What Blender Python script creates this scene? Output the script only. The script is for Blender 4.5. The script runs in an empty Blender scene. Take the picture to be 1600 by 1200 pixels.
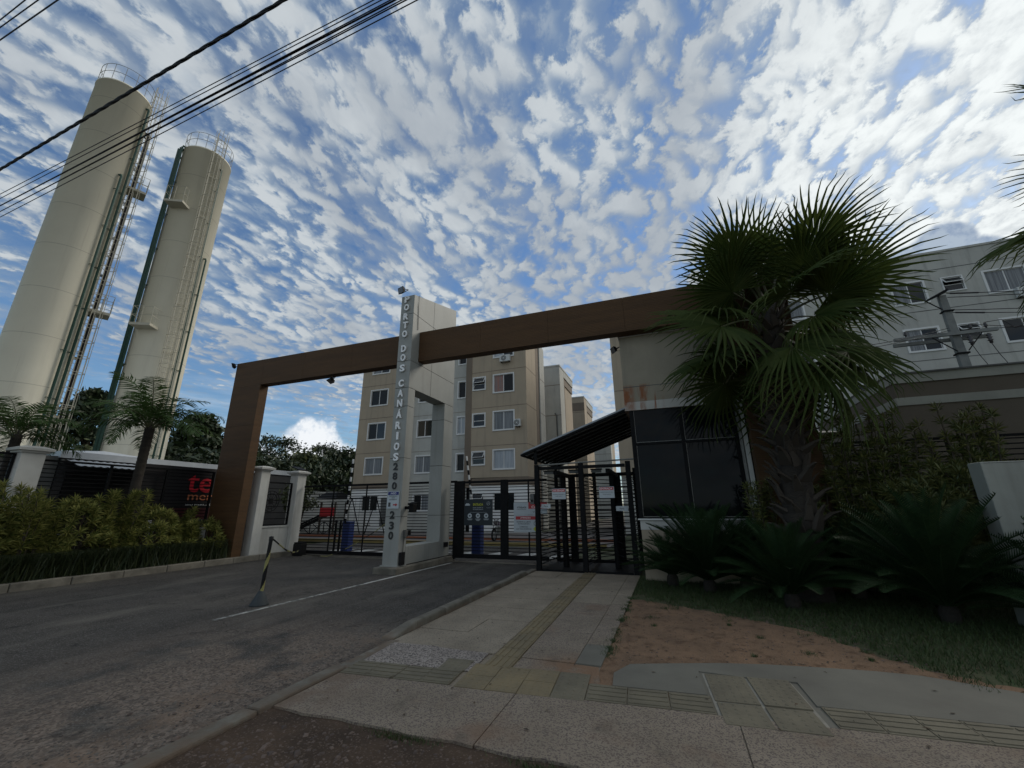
import bpy, bmesh, math, random
import numpy as np
from mathutils import Vector, Matrix, Euler
R = math.radians
SC = bpy.context.scene
COL = SC.collection
rnd = random.Random(7)

# ---------------------------------------------------------------- camera
cam_d = bpy.data.cameras.new('camera'); cam = bpy.data.objects.new('camera', cam_d); COL.objects.link(cam)
SC.camera = cam
cam_d.sensor_fit = 'HORIZONTAL'; cam_d.sensor_width = 36.0; cam_d.lens = 642.4/1600*36
cam_d.clip_start = 0.05; cam_d.clip_end = 6000
pit, rol, yaw = 0.2918, -0.00955, -0.3512
fw = Vector((math.sin(yaw)*math.cos(pit), math.cos(yaw)*math.cos(pit), math.sin(pit)))
r0 = Vector((math.cos(yaw), -math.sin(yaw), 0)); u0 = r0.cross(fw)
rr = r0*math.cos(rol)+u0*math.sin(rol); uu = -r0*math.sin(rol)+u0*math.cos(rol)
m = Matrix((rr, uu, -fw)).transposed().to_4x4(); m.translation = Vector((0, 0, 1.6))
cam.matrix_world = m

# ---------------------------------------------------------------- world: physical sky with an altocumulus layer
SUN_AZ, SUN_EL = R(37), R(31)
sun_dir = Vector((math.sin(SUN_AZ)*math.cos(SUN_EL), math.cos(SUN_AZ)*math.cos(SUN_EL), math.sin(SUN_EL)))
W = bpy.data.worlds.new('World'); SC.world = W; W.use_nodes = True
nt = W.node_tree
for n in list(nt.nodes): nt.nodes.remove(n)
def N(t, **k):
    n = nt.nodes.new(t)
    for a, b in k.items(): setattr(n, a, b)
    return n
def put(i, v):
    if hasattr(v, 'links') or isinstance(v, bpy.types.NodeSocket): nt.links.new(v, i)
    else: i.default_value = v
def mth(op, a, b=0.0, c=0.0, clamp=False):
    n = N('ShaderNodeMath', operation=op, use_clamp=clamp)
    for i, v in enumerate((a, b, c)): put(n.inputs[i], v)
    return n.outputs[0]
def sstep(v, lo, hi, to0=0.0, to1=1.0):
    n = N('ShaderNodeMapRange', interpolation_type='SMOOTHSTEP')
    for i, q in zip((0, 1, 2, 3, 4), (v, lo, hi, to0, to1)): put(n.inputs[i], q)
    return n.outputs[0]
def mixc(f, a, b):
    n = N('ShaderNodeMix', data_type='RGBA')
    put(n.inputs[0], f); put(n.inputs[6], a); put(n.inputs[7], b)
    return n.outputs[2]
def noise(vec, sc, det=6, rough=.55, dist=0.0):
    n = N('ShaderNodeTexNoise', noise_dimensions='3D')
    put(n.inputs['Vector'], vec); n.inputs['Scale'].default_value = sc; n.inputs['Detail'].default_value = det
    n.inputs['Roughness'].default_value = rough; n.inputs['Distortion'].default_value = dist
    return n.outputs[0]
def comb(x, y, z):
    n = N('ShaderNodeCombineXYZ'); put(n.inputs[0], x); put(n.inputs[1], y); put(n.inputs[2], z); return n.outputs[0]
def vdist(a, c):
    n = N('ShaderNodeVectorMath', operation='DISTANCE'); put(n.inputs[0], a); n.inputs[1].default_value = c; return n.outputs['Value']
def vdot(a, c):
    n = N('ShaderNodeVectorMath', operation='DOT_PRODUCT'); put(n.inputs[0], a); n.inputs[1].default_value = c; return n.outputs['Value']
def adir(az, el):
    az, el = R(az), R(el); return (math.sin(az)*math.cos(el), math.cos(az)*math.cos(el), math.sin(el))
tc = N('ShaderNodeTexCoord').outputs['Generated']
sp = N('ShaderNodeSeparateXYZ'); put(sp.inputs[0], tc)
X, Y, Z = sp.outputs
zc = mth('ADD', mth('MAXIMUM', Z, 0.0), 0.17)
U = mth('DIVIDE', X, zc); V = mth('DIVIDE', Y, zc)
sky = N('ShaderNodeTexSky', sky_type='NISHITA'); sky.sun_disc = False
sky.sun_elevation = SUN_EL; sky.sun_rotation = SUN_AZ; sky.altitude = 100; sky.air_density = 1.25; sky.dust_density = .35; sky.ozone_density = 2.2
# the layer of cloudlets, in rows that run away along +Y; coordinates are those of a flat layer overhead
w1 = noise(comb(U, V, 3.1), 1.3, 3); w2 = noise(comb(U, V, 9.7), 1.3, 3)
Uw = mth('ADD', U, mth('MULTIPLY', mth('SUBTRACT', w1, .5), .22)); Vw = mth('ADD', V, mth('MULTIPLY', mth('SUBTRACT', w2, .5), .22))
big = noise(comb(Uw, mth('MULTIPLY', Vw, .40), 1.3), 1.25, 3, .5)
mid = noise(comb(Uw, mth('MULTIPLY', Vw, .50), 5.5), 8.2, 3, .5)
puff = noise(comb(Uw, mth('MULTIPLY', Vw, .80), 2.2), 23, 6, .60, .1)
vn = N('ShaderNodeTexVoronoi', feature='SMOOTH_F1'); put(vn.inputs['Vector'], comb(mth('ADD', Uw, mth('MULTIPLY', puff, .12)), mth('MULTIPLY', mth('ADD', Vw, mth('MULTIPLY', puff, .12)), .62), 4.0)); vn.inputs['Scale'].default_value = 27.0; vn.inputs['Smoothness'].default_value = .75
cell = mth('SUBTRACT', .50, vn.outputs['Distance'])
side = mth('MULTIPLY', X, .10)                                    # the layer thickens towards the sun's side
dens = mth('ADD', mth('ADD', mth('ADD', mth('MULTIPLY', big, .40), .035), mth('MULTIPLY', mid, .42)), mth('ADD', mth('ADD', mth('MULTIPLY', puff, .52), mth('ADD', mth('MULTIPLY', cell, .62), .02)), side))
lowfade = sstep(mth('ADD', Z, mth('MULTIPLY', X, .30)), -.10, .13, .32, 0.0)
dens = mth('SUBTRACT', dens, lowfade)
dens = mth('ADD', dens, sstep(mth('ADD', X, mth('MULTIPLY', Z, .35)), .45, .95, 0.0, .13))
veil = sstep(noise(comb(mth('MULTIPLY', Uw, 1.0), mth('MULTIPLY', Vw, .35), 6.1), 2.1, 7, .62), .36, .66)
cov = mth('MAXIMUM', sstep(dens, .41, .755), mth('MULTIPLY', mth('MULTIPLY', veil, .50), sstep(dens, .30, .56)))
ccol = mixc(sstep(dens, .56, .84), (2.2, 2.95, 3.9, 1), (5.0, 5.4, 5.7, 1))
shade = noise(comb(Uw, mth('MULTIPLY', Vw, .6), 7.7), 2.4, 6, .6)
ccol = mixc(mth('MULTIPLY', sstep(shade, .40, .64), .70), ccol, (2.9, 3.3, 3.8, 1))
gl = sstep(vdot(tc, tuple(sun_dir)), 0.84, 1.0)
glow = mth('POWER', gl, 2.0)
gn = mth('MULTIPLY', glow, sstep(puff, .30, .62, .45, 1.0))
ccol = mixc(mth('MULTIPLY', mth('MULTIPLY', gn, .95), sstep(dens, .55, .85, .25, 1.0)), ccol, (8.2, 8.6, 8.6, 1))
skyc = N('ShaderNodeMix', data_type='RGBA', blend_type='MULTIPLY'); skyc.inputs[0].default_value = 1
put(skyc.inputs[6], sky.outputs[0]); skyc.inputs[7].default_value = (.66, .82, 1.0, 1)
c1 = mixc(cov, skyc.outputs[2], ccol)
# thin streaks low over the horizon
st = noise(comb(mth('MULTIPLY', X, 2.0), mth('MULTIPLY', Y, 2.0), mth('MULTIPLY', Z, 16.0)), 2.0, 6, .6)
c1 = mixc(mth('MULTIPLY', mth('MULTIPLY', sstep(st, .44, .75), sstep(Z, .36, .16)), .55), c1, (5.0, 6.0, 7.0, 1))
# cumulus heads over the trees and one dark cumulus on the sun's side
cn = noise(tc, 22, 8, .6); cn2 = noise(tc, 60, 6, .6)
def cumulus(c, lst, colA, colB, soft=.34, nz=1.15):
    f = None
    for az, el, r in lst:
        d = mth('DIVIDE', vdist(tc, adir(az, el)), r)
        d = mth('SUBTRACT', 1.0, d)
        f = d if f is None else mth('MAXIMUM', f, d)
    f = mth('ADD', f, mth('MULTIPLY', mth('SUBTRACT', cn, .5), nz))
    mk = sstep(f, .0, soft)
    cc = mixc(sstep(mth('ADD', cn2, mth('MULTIPLY', f, .4)), .42, .75), colA, colB)
    return mixc(mk, c, cc)
c1 = cumulus(c1, [(-46.5, 7.9, .065), (-43.5, 5, .07), (-40, 3.8, .07), (-51, 3.5, .07), (-57, 1, .08), (-35, 3, .07), (-46, 2, .09)], (5.4, 6.1, 7.0, 1), (7.8, 8.1, 8.4, 1))
c1 = cumulus(c1, [(27.6, 22.6, .042), (30.4, 23.6, .045), (32.2, 21.3, .045), (28.5, 20.5, .06), (25.6, 19.5, .06), (31, 17, .06), (28, 14, .08)], (2.4, 3.1, 4.3, 1), (3.6, 4.3, 5.2, 1), .22, .50)
bg = N('ShaderNodeBackground'); put(bg.inputs[0], c1); bg.inputs[1].default_value = .1
ow = N('ShaderNodeOutputWorld'); nt.links.new(bg.outputs[0], ow.inputs[0])

sl = bpy.data.lights.new('sun', 'SUN'); sun = bpy.data.objects.new('sun', sl); COL.objects.link(sun)
sl.energy = 1.5; sl.angle = R(30); sl.color = (1, .93, .82)
sun.rotation_euler = (-sun_dir).to_track_quat('-Z', 'Y').to_euler()
SC.view_settings.view_transform = 'Standard'; SC.view_settings.look = 'None'; SC.view_settings.gamma = 1
SC.view_settings.use_curve_mapping = False; SC.view_settings.exposure = 0.2

# ---------------------------------------------------------------- materials
MT = {}
def mat(name, c1, c2=None, sc=3.0, rough=.8, bump=0.0, bsc=40.0, metal=0.0, det=6, spec=.5, c3=None, s3=60.0, a3=.5, stretch=(1, 1, 1), island=False, lo=.35, hi=.65, alpha=None, extra=None, trans=0.0):
    if name in MT: return MT[name]
    m = bpy.data.materials.new(name); m.use_nodes = True; t = m.node_tree; n = t.nodes; l = t.links
    b = n['Principled BSDF']; b.inputs['Roughness'].default_value = rough; b.inputs['Metallic'].default_value = metal
    b.inputs['Specular IOR Level'].default_value = spec
    def c4(c): return (*c, 1) if len(c) == 3 else c
    b.inputs['Base Color'].default_value = c4(c1)
    geo = n.new('ShaderNodeNewGeometry')
    mp = n.new('ShaderNodeMapping'); l.new(geo.outputs['Position'], mp.inputs[0]); mp.inputs['Scale'].default_value = stretch
    col = None
    if c2 is not None:
        mx = n.new('ShaderNodeMix'); mx.data_type = 'RGBA'; mx.inputs[6].default_value = c4(c1); mx.inputs[7].default_value = c4(c2)
        if island:
            l.new(geo.outputs['Random Per Island'], mx.inputs[0])
        else:
            nz = n.new('ShaderNodeTexNoise'); nz.inputs['Scale'].default_value = sc; nz.inputs['Detail'].default_value = det; nz.inputs['Roughness'].default_value = .6
            l.new(mp.outputs[0], nz.inputs['Vector'])
            mr = n.new('ShaderNodeMapRange'); mr.inputs[1].default_value = lo; mr.inputs[2].default_value = hi; l.new(nz.outputs[0], mr.inputs[0])
            l.new(mr.outputs[0], mx.inputs[0])
        col = mx.outputs[2]
    if c3 is not None:
        vz = n.new('ShaderNodeTexVoronoi'); vz.inputs['Scale'].default_value = s3; l.new(mp.outputs[0], vz.inputs['Vector'])
        sp = n.new('ShaderNodeSeparateColor'); l.new(vz.outputs['Color'], sp.inputs[0])
        mr = n.new('ShaderNodeMapRange'); mr.inputs[1].default_value = 1-a3-.08; mr.inputs[2].default_value = 1-a3+.08; l.new(sp.outputs[0], mr.inputs[0])
        mx = n.new('ShaderNodeMix'); mx.data_type = 'RGBA'; l.new(mr.outputs[0], mx.inputs[0])
        if col: l.new(col, mx.inputs[6])
        else: mx.inputs[6].default_value = c4(c1)
        mx.inputs[7].default_value = c4(c3); col = mx.outputs[2]
    if extra: col = extra(t, geo, mp, col) or col
    if col: l.new(col, b.inputs['Base Color'])
    if bump:
        nb = n.new('ShaderNodeTexNoise'); nb.inputs['Scale'].default_value = bsc; nb.inputs['Detail'].default_value = 5; l.new(mp.outputs[0], nb.inputs['Vector'])
        bp = n.new('ShaderNodeBump'); bp.inputs['Strength'].default_value = bump; bp.inputs['Distance'].default_value = .02
        l.new(nb.outputs[0], bp.inputs['Height']); l.new(bp.outputs[0], b.inputs['Normal'])
    if trans:
        tr = n.new('ShaderNodeBsdfTranslucent'); ms = n.new('ShaderNodeMixShader'); ms.inputs[0].default_value = trans
        if col: l.new(col, tr.inputs[0])
        else: tr.inputs[0].default_value = c4(c1)
        l.new(b.outputs[0], ms.inputs[1]); l.new(tr.outputs[0], ms.inputs[2]); l.new(ms.outputs[0], n['Material Output'].inputs[0])
    MT[name] = m; return m
def xmix(t, f, a, c):
    mx = t.nodes.new('ShaderNodeMix'); mx.data_type = 'RGBA'
    t.links.new(f, mx.inputs[0])
    if isinstance(a, bpy.types.NodeSocket): t.links.new(a, mx.inputs[6])
    else: mx.inputs[6].default_value = a
    if isinstance(c, bpy.types.NodeSocket): t.links.new(c, mx.inputs[7])
    else: mx.inputs[7].default_value = (*c, 1)
    return mx.outputs[2]
def xnoise(t, vec, sc, det=5, stretch=None, lo=.4, hi=.6, rough=.6):
    if stretch:
        mp = t.nodes.new('ShaderNodeMapping'); mp.inputs['Scale'].default_value = stretch; t.links.new(vec, mp.inputs[0]); vec = mp.outputs[0]
    nz = t.nodes.new('ShaderNodeTexNoise'); nz.inputs['Scale'].default_value = sc; nz.inputs['Detail'].default_value = det; nz.inputs['Roughness'].default_value = rough
    t.links.new(vec, nz.inputs['Vector'])
    mr = t.nodes.new('ShaderNodeMapRange'); mr.interpolation_type = 'SMOOTHSTEP'; mr.inputs[1].default_value = lo; mr.inputs[2].default_value = hi; t.links.new(nz.outputs[0], mr.inputs[0])
    return mr.outputs[0]
def xmath(t, op, a, b, clamp=True):
    q = t.nodes.new('ShaderNodeMath'); q.operation = op; q.use_clamp = clamp
    for i, v in enumerate((a, b)):
        if isinstance(v, bpy.types.NodeSocket): t.links.new(v, q.inputs[i])
        else: q.inputs[i].default_value = v
    return q.outputs[0]
def xramp(t, v, lo, hi, a=0., b=1.):
    mr = t.nodes.new('ShaderNodeMapRange'); mr.interpolation_type = 'SMOOTHSTEP'
    for i, q in enumerate((v, lo, hi, a, b)):
        if isinstance(q, bpy.types.NodeSocket): t.links.new(q, mr.inputs[i])
        else: mr.inputs[i].default_value = q
    return mr.outputs[0]
def xpos(t, geo):
    s = t.nodes.new('ShaderNodeSeparateXYZ'); t.links.new(geo.outputs['Position'], s.inputs[0]); return s.outputs

def ex_asphalt(t, geo, mp, col):
    p = geo.outputs['Position']; x, y, z = xpos(t, geo)
    dust = xnoise(t, p, .8, 5, (1.0, .35, 1), .50, .72)
    col = xmix(t, xmath(t, 'MULTIPLY', dust, .55), col, (.16, .148, .125))
    # worn edge by the kerb: binder gone, brown stones showing
    wear = xmath(t, 'MULTIPLY', xramp(t, x, -7.4, -4.4), xramp(t, y, 6.6, 4.0))
    wn = xnoise(t, p, 1.3, 6, None, .36, .52)
    wear = xmath(t, 'MULTIPLY', wear, wn)
    vz = t.nodes.new('ShaderNodeTexVoronoi'); vz.inputs['Scale'].default_value = 48; t.links.new(p, vz.inputs['Vector'])
    sp = t.nodes.new('ShaderNodeSeparateColor'); t.links.new(vz.outputs['Color'], sp.inputs[0])
    st = xmix(t, sp.outputs[0], (.10, .075, .058, 1), (.27, .215, .17))
    col = xmix(t, xmath(t, 'MULTIPLY', wear, .85), col, st)
    tm = xnoise(t, p, 1.0, 4, (2.6, .12, 1), .52, .66)
    col = xmix(t, xmath(t, 'MULTIPLY', tm, .30), col, (.022, .021, .020))
    oil = xnoise(t, p, 1.9, 3, None, .66, .74)
    col = xmix(t, xmath(t, 'MULTIPLY', oil, .55), col, (.018, .017, .016))
    dirt = xmath(t, 'MULTIPLY', xramp(t, x, -5.2, -3.5), xnoise(t, p, 2.1, 5, None, .45, .7))
    dirt = xmath(t, 'MULTIPLY', dirt, xramp(t, y, 6.5, 4.0))
    col = xmix(t, xmath(t, 'MULTIPLY', dirt, .6), col, (.25, .17, .115))
    vc = t.nodes.new('ShaderNodeTexVoronoi'); vc.feature = 'DISTANCE_TO_EDGE'; vc.inputs['Scale'].default_value = .45
    mpp = t.nodes.new('ShaderNodeVectorMath'); mpp.operation = 'ADD'; t.links.new(p, mpp.inputs[0])
    nn = t.nodes.new('ShaderNodeTexNoise'); nn.inputs['Scale'].default_value = 2.5; t.links.new(p, nn.inputs['Vector']); t.links.new(nn.outputs['Color'], mpp.inputs[1])
    t.links.new(mpp.outputs[0], vc.inputs['Vector'])
    return xmix(t, xmath(t, 'MULTIPLY', xramp(t, vc.outputs['Distance'], .008, .0), .5), col, (.012, .012, .012))
def ex_sidewalk(t, geo, mp, col):
    p = geo.outputs['Position']
    d = xnoise(t, p, 1.1, 5, None, .52, .72)
    col = xmix(t, xmath(t, 'MULTIPLY', d, .75), col, (.24, .155, .105))
    x, y, z = xpos(t, geo)
    dx = xmath(t, 'ABSOLUTE', xmath(t, 'ADD', x, .95, False), 0., False); dy = xmath(t, 'ABSOLUTE', xmath(t, 'SUBTRACT', y, 4.62, False), 0., False)
    sp_ = xmath(t, 'MULTIPLY', xmath(t, 'MULTIPLY', xramp(t, dx, .75, .25), xramp(t, dy, .55, .2)), xnoise(t, p, 4, 5, None, .30, .55))
    col = xmix(t, xmath(t, 'MULTIPLY', sp_, .85), col, (.27, .16, .095))
    kd = xmath(t, 'MULTIPLY', xmath(t, 'MULTIPLY', xramp(t, x, -2.5, -3.3), xnoise(t, p, 3, 5, None, .35, .6)), .7)
    col = xmix(t, kd, col, (.20, .14, .10))
    g = xnoise(t, p, 2.7, 6, None, .55, .75)
    return xmix(t, xmath(t, 'MULTIPLY', g, .5), col, (.10, .085, .07))
def ex_stain(t, geo, mp, col):
    p = geo.outputs['Position']
    d = xnoise(t, p, 1.2, 5, (3.0, 3.0, .22), .50, .78)
    return xmix(t, xmath(t, 'MULTIPLY', d, .30), col, (.10, .095, .085))
def ex_rust(t, geo, mp, col):
    p = geo.outputs['Position']; x, y, z = xpos(t, geo)
    col = ex_stain(t, geo, mp, col)
    z1 = xmath(t, 'MULTIPLY', xramp(t, z, 4.60, 4.50), xramp(t, z, 3.78, 3.95))
    zone = xmath(t, 'MAXIMUM', xramp(t, x, -.50, -.66), xmath(t, 'MULTIPLY', xramp(t, x, .25, -.1), xnoise(t, p, 2.2, 4, (3, 3, .25), .48, .60)))
    f = xmath(t, 'MULTIPLY', xmath(t, 'MULTIPLY', z1, zone), xnoise(t, p, 5, 5, (1, 1, .6), .22, .56))
    return xmix(t, xmath(t, 'MULTIPLY', f, .9), col, (.27, .085, .025))
def ex_clad(t, geo, mp, col):
    x, y, z = xpos(t, geo)
    s = xmath(t, 'SINE', xmath(t, 'MULTIPLY', z, 2*math.pi/.045, False), 0.0, False)
    f = xramp(t, s, .55, .95)
    b = t.nodes['Principled BSDF']
    bp = t.nodes.new('ShaderNodeBump'); bp.inputs['Strength'].default_value = .5; bp.inputs['Distance'].default_value = .01; bp.invert = True
    t.links.new(f, bp.inputs['Height']); t.links.new(bp.outputs[0], b.inputs['Normal'])
    return xmix(t, xmath(t, 'MULTIPLY', f, .35), col, (.035, .016, .007))
def ex_tank(t, geo, mp, col):
    p = geo.outputs['Position']; x, y, z = xpos(t, geo)
    s = xmath(t, 'FRACT', xmath(t, 'DIVIDE', z, 2.42, False), 0.0, False)
    f = xramp(t, s, .018, .006)
    col = xmix(t, xmath(t, 'MULTIPLY', f, .45), col, (.26, .23, .17))
    rr_ = xnoise(t, p, 1.6, 6, (3.2, 3.2, .10), .62, .80)
    col = xmix(t, xmath(t, 'MULTIPLY', rr_, .35), col, (.30, .20, .11))
    d = xnoise(t, p, .9, 5, (2, 2, .15), .5, .8)
    return xmix(t, xmath(t, 'MULTIPLY', d, .22), col, (.30, .27, .20))
def ex_kerb(t, geo, mp, col):
    p = geo.outputs['Position']; x, y, z = xpos(t, geo)
    f = xmath(t, 'MULTIPLY', xmath(t, 'MULTIPLY', xramp(t, x, -4.2, -3.6), xramp(t, z, .10, .02)), xnoise(t, p, 5, 5, None, .35, .6))
    return xmix(t, xmath(t, 'MULTIPLY', f, .75), col, (.17, .12, .085))
def ex_dirt(t, geo, mp, col):
    p = geo.outputs['Position']
    g = xnoise(t, p, 7, 6, None, .5, .7)
    return xmix(t, xmath(t, 'MULTIPLY', g, .6), col, (.085, .05, .033))

M_asphalt = mat('asphalt', (.046, .042, .037), (.074, .067, .058), spec=.2, sc=1.5, rough=.92, bump=.5, bsc=110, c3=(.14, .13, .12), s3=95, a3=.16, extra=ex_asphalt)
M_agg = mat('exposed_aggregate', (.27, .222, .165), (.34, .28, .215), spec=.2, sc=1.6, rough=.9, bump=.8, bsc=120, c3=(.17, .135, .115), s3=105, a3=.30, extra=ex_sidewalk)
M_agg2 = mat('pebbled_concrete', (.44, .38, .33), (.34, .29, .25), sc=3, rough=.9, bump=.9, bsc=90, c3=(.14, .115, .10), s3=80, a3=.40)
M_slab = mat('cement_slab', (.325, .272, .205), (.245, .205, .155), spec=.2, sc=1.7, rough=.88, bump=.25, bsc=60, c3=(.10, .09, .075), s3=110, a3=.10)
M_grey = mat('smooth_cement', (.19, .18, .147), (.145, .136, .113), spec=.2, sc=1.1, rough=.85, bump=.15, bsc=80)
M_kerb = mat('kerb_concrete', (.23, .21, .17), (.12, .11, .09), spec=.2, extra=ex_kerb, sc=2.5, rough=.9, bump=.5, bsc=35)
M_tact = mat('tactile_yellow', (.235, .182, .10), (.17, .138, .085), sc=2.2, rough=.85, bump=.3, bsc=60)
M_tact2 = mat('tactile_grey_yellow', (.185, .16, .108), (.135, .117, .08), sc=3, rough=.85, bump=.3, bsc=60)
M_mortar = mat('mortar', (.33, .31, .26), (.24, .22, .18), sc=8, rough=.9)
M_red = mat('red_dirt', (.265, .168, .105), (.185, .122, .08), sc=2.6, rough=.97, spec=.1, bump=1.0, c3=(.27, .19, .13), s3=160, a3=.10, bsc=45, extra=ex_dirt)
M_dark = mat('dark_dirt', (.105, .072, .050), (.062, .045, .034), spec=.1, sc=2.2, rough=.95, bump=.9, bsc=35, c3=(.15, .11, .085), s3=90, a3=.08)
M_soil = mat('garden_soil', (.075, .055, .035), (.045, .04, .022), sc=2.2, rough=.95, bump=.6, bsc=30)
M_far = mat('far_ground', (.07, .085, .04), (.10, .08, .05), sc=.2, rough=.95)
M_lawn = mat('lawn_soil', (.05, .065, .022), (.08, .07, .035), sc=1.5, rough=.95, bump=.5, bsc=30)
M_white = mat('white_plaster', (.60, .595, .55), (.50, .49, .45), sc=1.2, rough=.8, bump=.15, bsc=90, extra=ex_stain)
M_trim = mat('white_trim', (.68, .68, .66), rough=.6)
M_beige = mat('beige_render', (.40, .325, .235), (.36, .295, .215), sc=.8, rough=.85, bump=.2, bsc=90, extra=ex_stain)
M_brown = mat('brown_render', (.20, .155, .115), (.17, .135, .10), sc=.8, rough=.85, bump=.2, bsc=90, extra=ex_stain)
M_lgrey = mat('pale_grey_render', (.47, .465, .42), (.40, .395, .36), sc=.8, rough=.85, bump=.2, bsc=90, extra=ex_stain)
M_guard = mat('guardhouse_render', (.36, .315, .235), (.30, .265, .20), sc=1.3, rough=.85, bump=.2, bsc=90, extra=ex_rust)
M_guardw = mat('guardhouse_pale_strip', (.55, .53, .48), (.48, .46, .41), sc=1.3, rough=.85, extra=ex_rust)
M_pylon = mat('grey_panel', (.335, .34, .315), (.285, .29, .265), sc=1.0, rough=.6, extra=ex_stain)
M_clad = mat('brown_cladding', (.102, .053, .021), (.078, .041, .017), sc=1.4, rough=.7, spec=.3, stretch=(.6, .6, 6), extra=ex_clad)
M_tank = mat('cream_tank_paint', (.80, .75, .60), (.74, .69, .55), sc=.4, rough=.55, extra=ex_tank)
M_green = mat('dark_green_pipe', (.022, .065, .048), (.035, .085, .06), sc=4, rough=.5)
M_gwhite = mat('white_ground_floor', (.78, .78, .75), (.70, .70, .67), sc=1.2, rough=.8)
M_galv = mat('galvanised_steel', (.24, .24, .22), (.19, .19, .175), sc=6, rough=.45, metal=.3)
M_cream = mat('cream_steel', (.46, .43, .34), rough=.6)
M_black = mat('black_steel', (.006, .0065, .007), (.010, .010, .0105), sc=6, rough=.6, spec=.12)
M_rubber = mat('black_plastic', (.010, .010, .011), (.016, .016, .016), sc=9, rough=.6, spec=.2)
M_cone = mat('dark_grey_cone', (.026, .034, .037), (.036, .044, .047), sc=9, rough=.7)
M_yellow = mat('yellow_plastic', (.32, .30, .11), (.25, .23, .085), sc=9, rough=.6)
M_wire = mat('cable_black', (.012, .010, .014), (.02, .018, .02), sc=20, rough=.6)
M_glass = mat('dark_window_glass', (.012, .015, .017), rough=.06, spec=.4)
M_tint = mat('tinted_glass', (.003, .005, .006), rough=.05, spec=.14)
M_dglass = mat('black_room', (.006, .006, .007), rough=.35, spec=.3)
M_curt = mat('grey_curtain', (.22, .23, .24), (.11, .12, .13), sc=3, rough=.5, stretch=(9, 9, .15), lo=.42, hi=.58)
M_curtw = mat('white_curtain', (.42, .45, .48), (.25, .28, .31), sc=3, rough=.5, stretch=(8, 8, .15), lo=.42, hi=.58)
M_curtr = mat('red_curtain', (.30, .13, .09), (.20, .16, .15), sc=3, rough=.5, stretch=(8, 8, .15), lo=.42, hi=.58)
M_ac = mat('ac_white', (.55, .56, .54), rough=.5)
M_redsign = mat('sign_red', (.42, .02, .025), rough=.4)
M_wsign = mat('sign_white', (.50, .54, .56), (.44, .48, .50), sc=4, rough=.4)
M_ink = mat('sign_ink', (.02, .02, .02), rough=.5)
M_bluesign = mat('sign_blue', (.015, .02, .16), rough=.4)
M_navy = mat('sign_navy', (.008, .014, .02), rough=.4)
M_ysign = mat('sign_yellow', (.50, .52, .03), rough=.5)
M_letter = mat('letter_white', (.90, .90, .89), rough=.4)
M_blue = mat('blue_cabinet', (.012, .03, .16), (.02, .04, .13), sc=4, rough=.5)
M_trunk = mat('palm_trunk', (.040, .033, .025), (.022, .018, .014), sc=3, rough=.95, bump=1, bsc=18, stretch=(1, 1, 3))
M_boot = mat('palm_leaf_base', (.085, .068, .05), (.025, .02, .015), rough=.9, island=True)
M_fan = mat('fan_palm_leaf', (.040, .066, .014), (.075, .100, .024), rough=.6, island=True, spec=.18, trans=.28)
M_fand = mat('fan_palm_dry', (.14, .11, .05), (.07, .055, .03), rough=.8, island=True)
M_pet = mat('petiole', (.07, .085, .03), (.10, .09, .04), sc=5, rough=.6)
M_feath = mat('feather_palm_leaf', (.045, .085, .022), (.075, .125, .035), rough=.6, island=True, spec=.2, trans=.25)
M_cyc = mat('cycad_leaf', (.014, .034, .012), (.026, .050, .018), rough=.6, island=True, spec=.12)
M_song = mat('variegated_leaf', (.045, .075, .015), (.31, .30, .085), rough=.6, island=True, spec=.2, trans=.2)
M_song2 = mat('green_shrub_leaf', (.035, .060, .012), (.15, .15, .04), rough=.5, island=True)
M_stem = mat('shrub_stem', (.09, .075, .05), (.05, .04, .03), sc=9, rough=.9)
M_lir = mat('tuft_grass', (.018, .036, .010), (.050, .060, .020), rough=.5, island=True)
M_grass = mat('short_grass', (.022, .045, .009), (.055, .085, .018), rough=.6, island=True)
M_tree1 = mat('tree_leaf_dark', (.014, .028, .009), (.035, .055, .016), rough=.6, island=True)
M_tree2 = mat('tree_leaf_olive', (.035, .05, .012), (.070, .085, .022), rough=.6, island=True)
M_bark = mat('bark', (.09, .07, .05), (.05, .04, .03), sc=6, rough=.95, bump=.8, bsc=20)
M_orange = mat('orange_kerb_paint', (.30, .10, .045), (.24, .085, .04), sc=3, rough=.8)
M_ykerb = mat('yellow_kerb_paint', (.32, .24, .085), (.26, .20, .075), sc=3, rough=.8)
M_mark = mat('road_paint', (.52, .52, .49), (.30, .30, .28), sc=5, rough=.8)
M_mark2 = mat('road_paint_worn', (.34, .34, .31), (.09, .09, .085), sc=7, rough=.85, lo=.42, hi=.58)
M_roofw = mat('white_metal_sheet', (.50, .53, .56), (.38, .41, .44), sc=1, rough=.45)
M_grayw = mat('weathered_grey_wall', (.14, .145, .14), (.09, .09, .085), sc=1.5, rough=.9)
M_mkt = mat('black_market_wall', (.018, .02, .022), (.03, .03, .032), sc=2, rough=.6)
M_ban = mat('banner_black', (.014, .012, .014), (.02, .018, .02), sc=2, rough=.5)
M_banr = mat('banner_red', (.06, .006, .010), rough=.5)
M_ltred = mat('letter_red', (.85, .035, .055), rough=.5)
M_ltor = mat('letter_orange', (.80, .27, .12), rough=.5)
M_slat = mat('canopy_metal', (.26, .28, .295), (.32, .34, .355), sc=3, rough=.5, spec=.3)
M_lamp = mat('floodlight_glass', (.12, .11, .11), rough=.2)
M_insul = mat('insulator', (.04, .035, .035), rough=.3)
M_polec = mat('pole_concrete', (.20, .205, .19), (.155, .16, .15), sc=4, rough=.9)
M_service = mat('service_wall_brown', (.125, .105, .08), (.105, .088, .066), sc=.8, rough=.9, extra=ex_stain)
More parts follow.
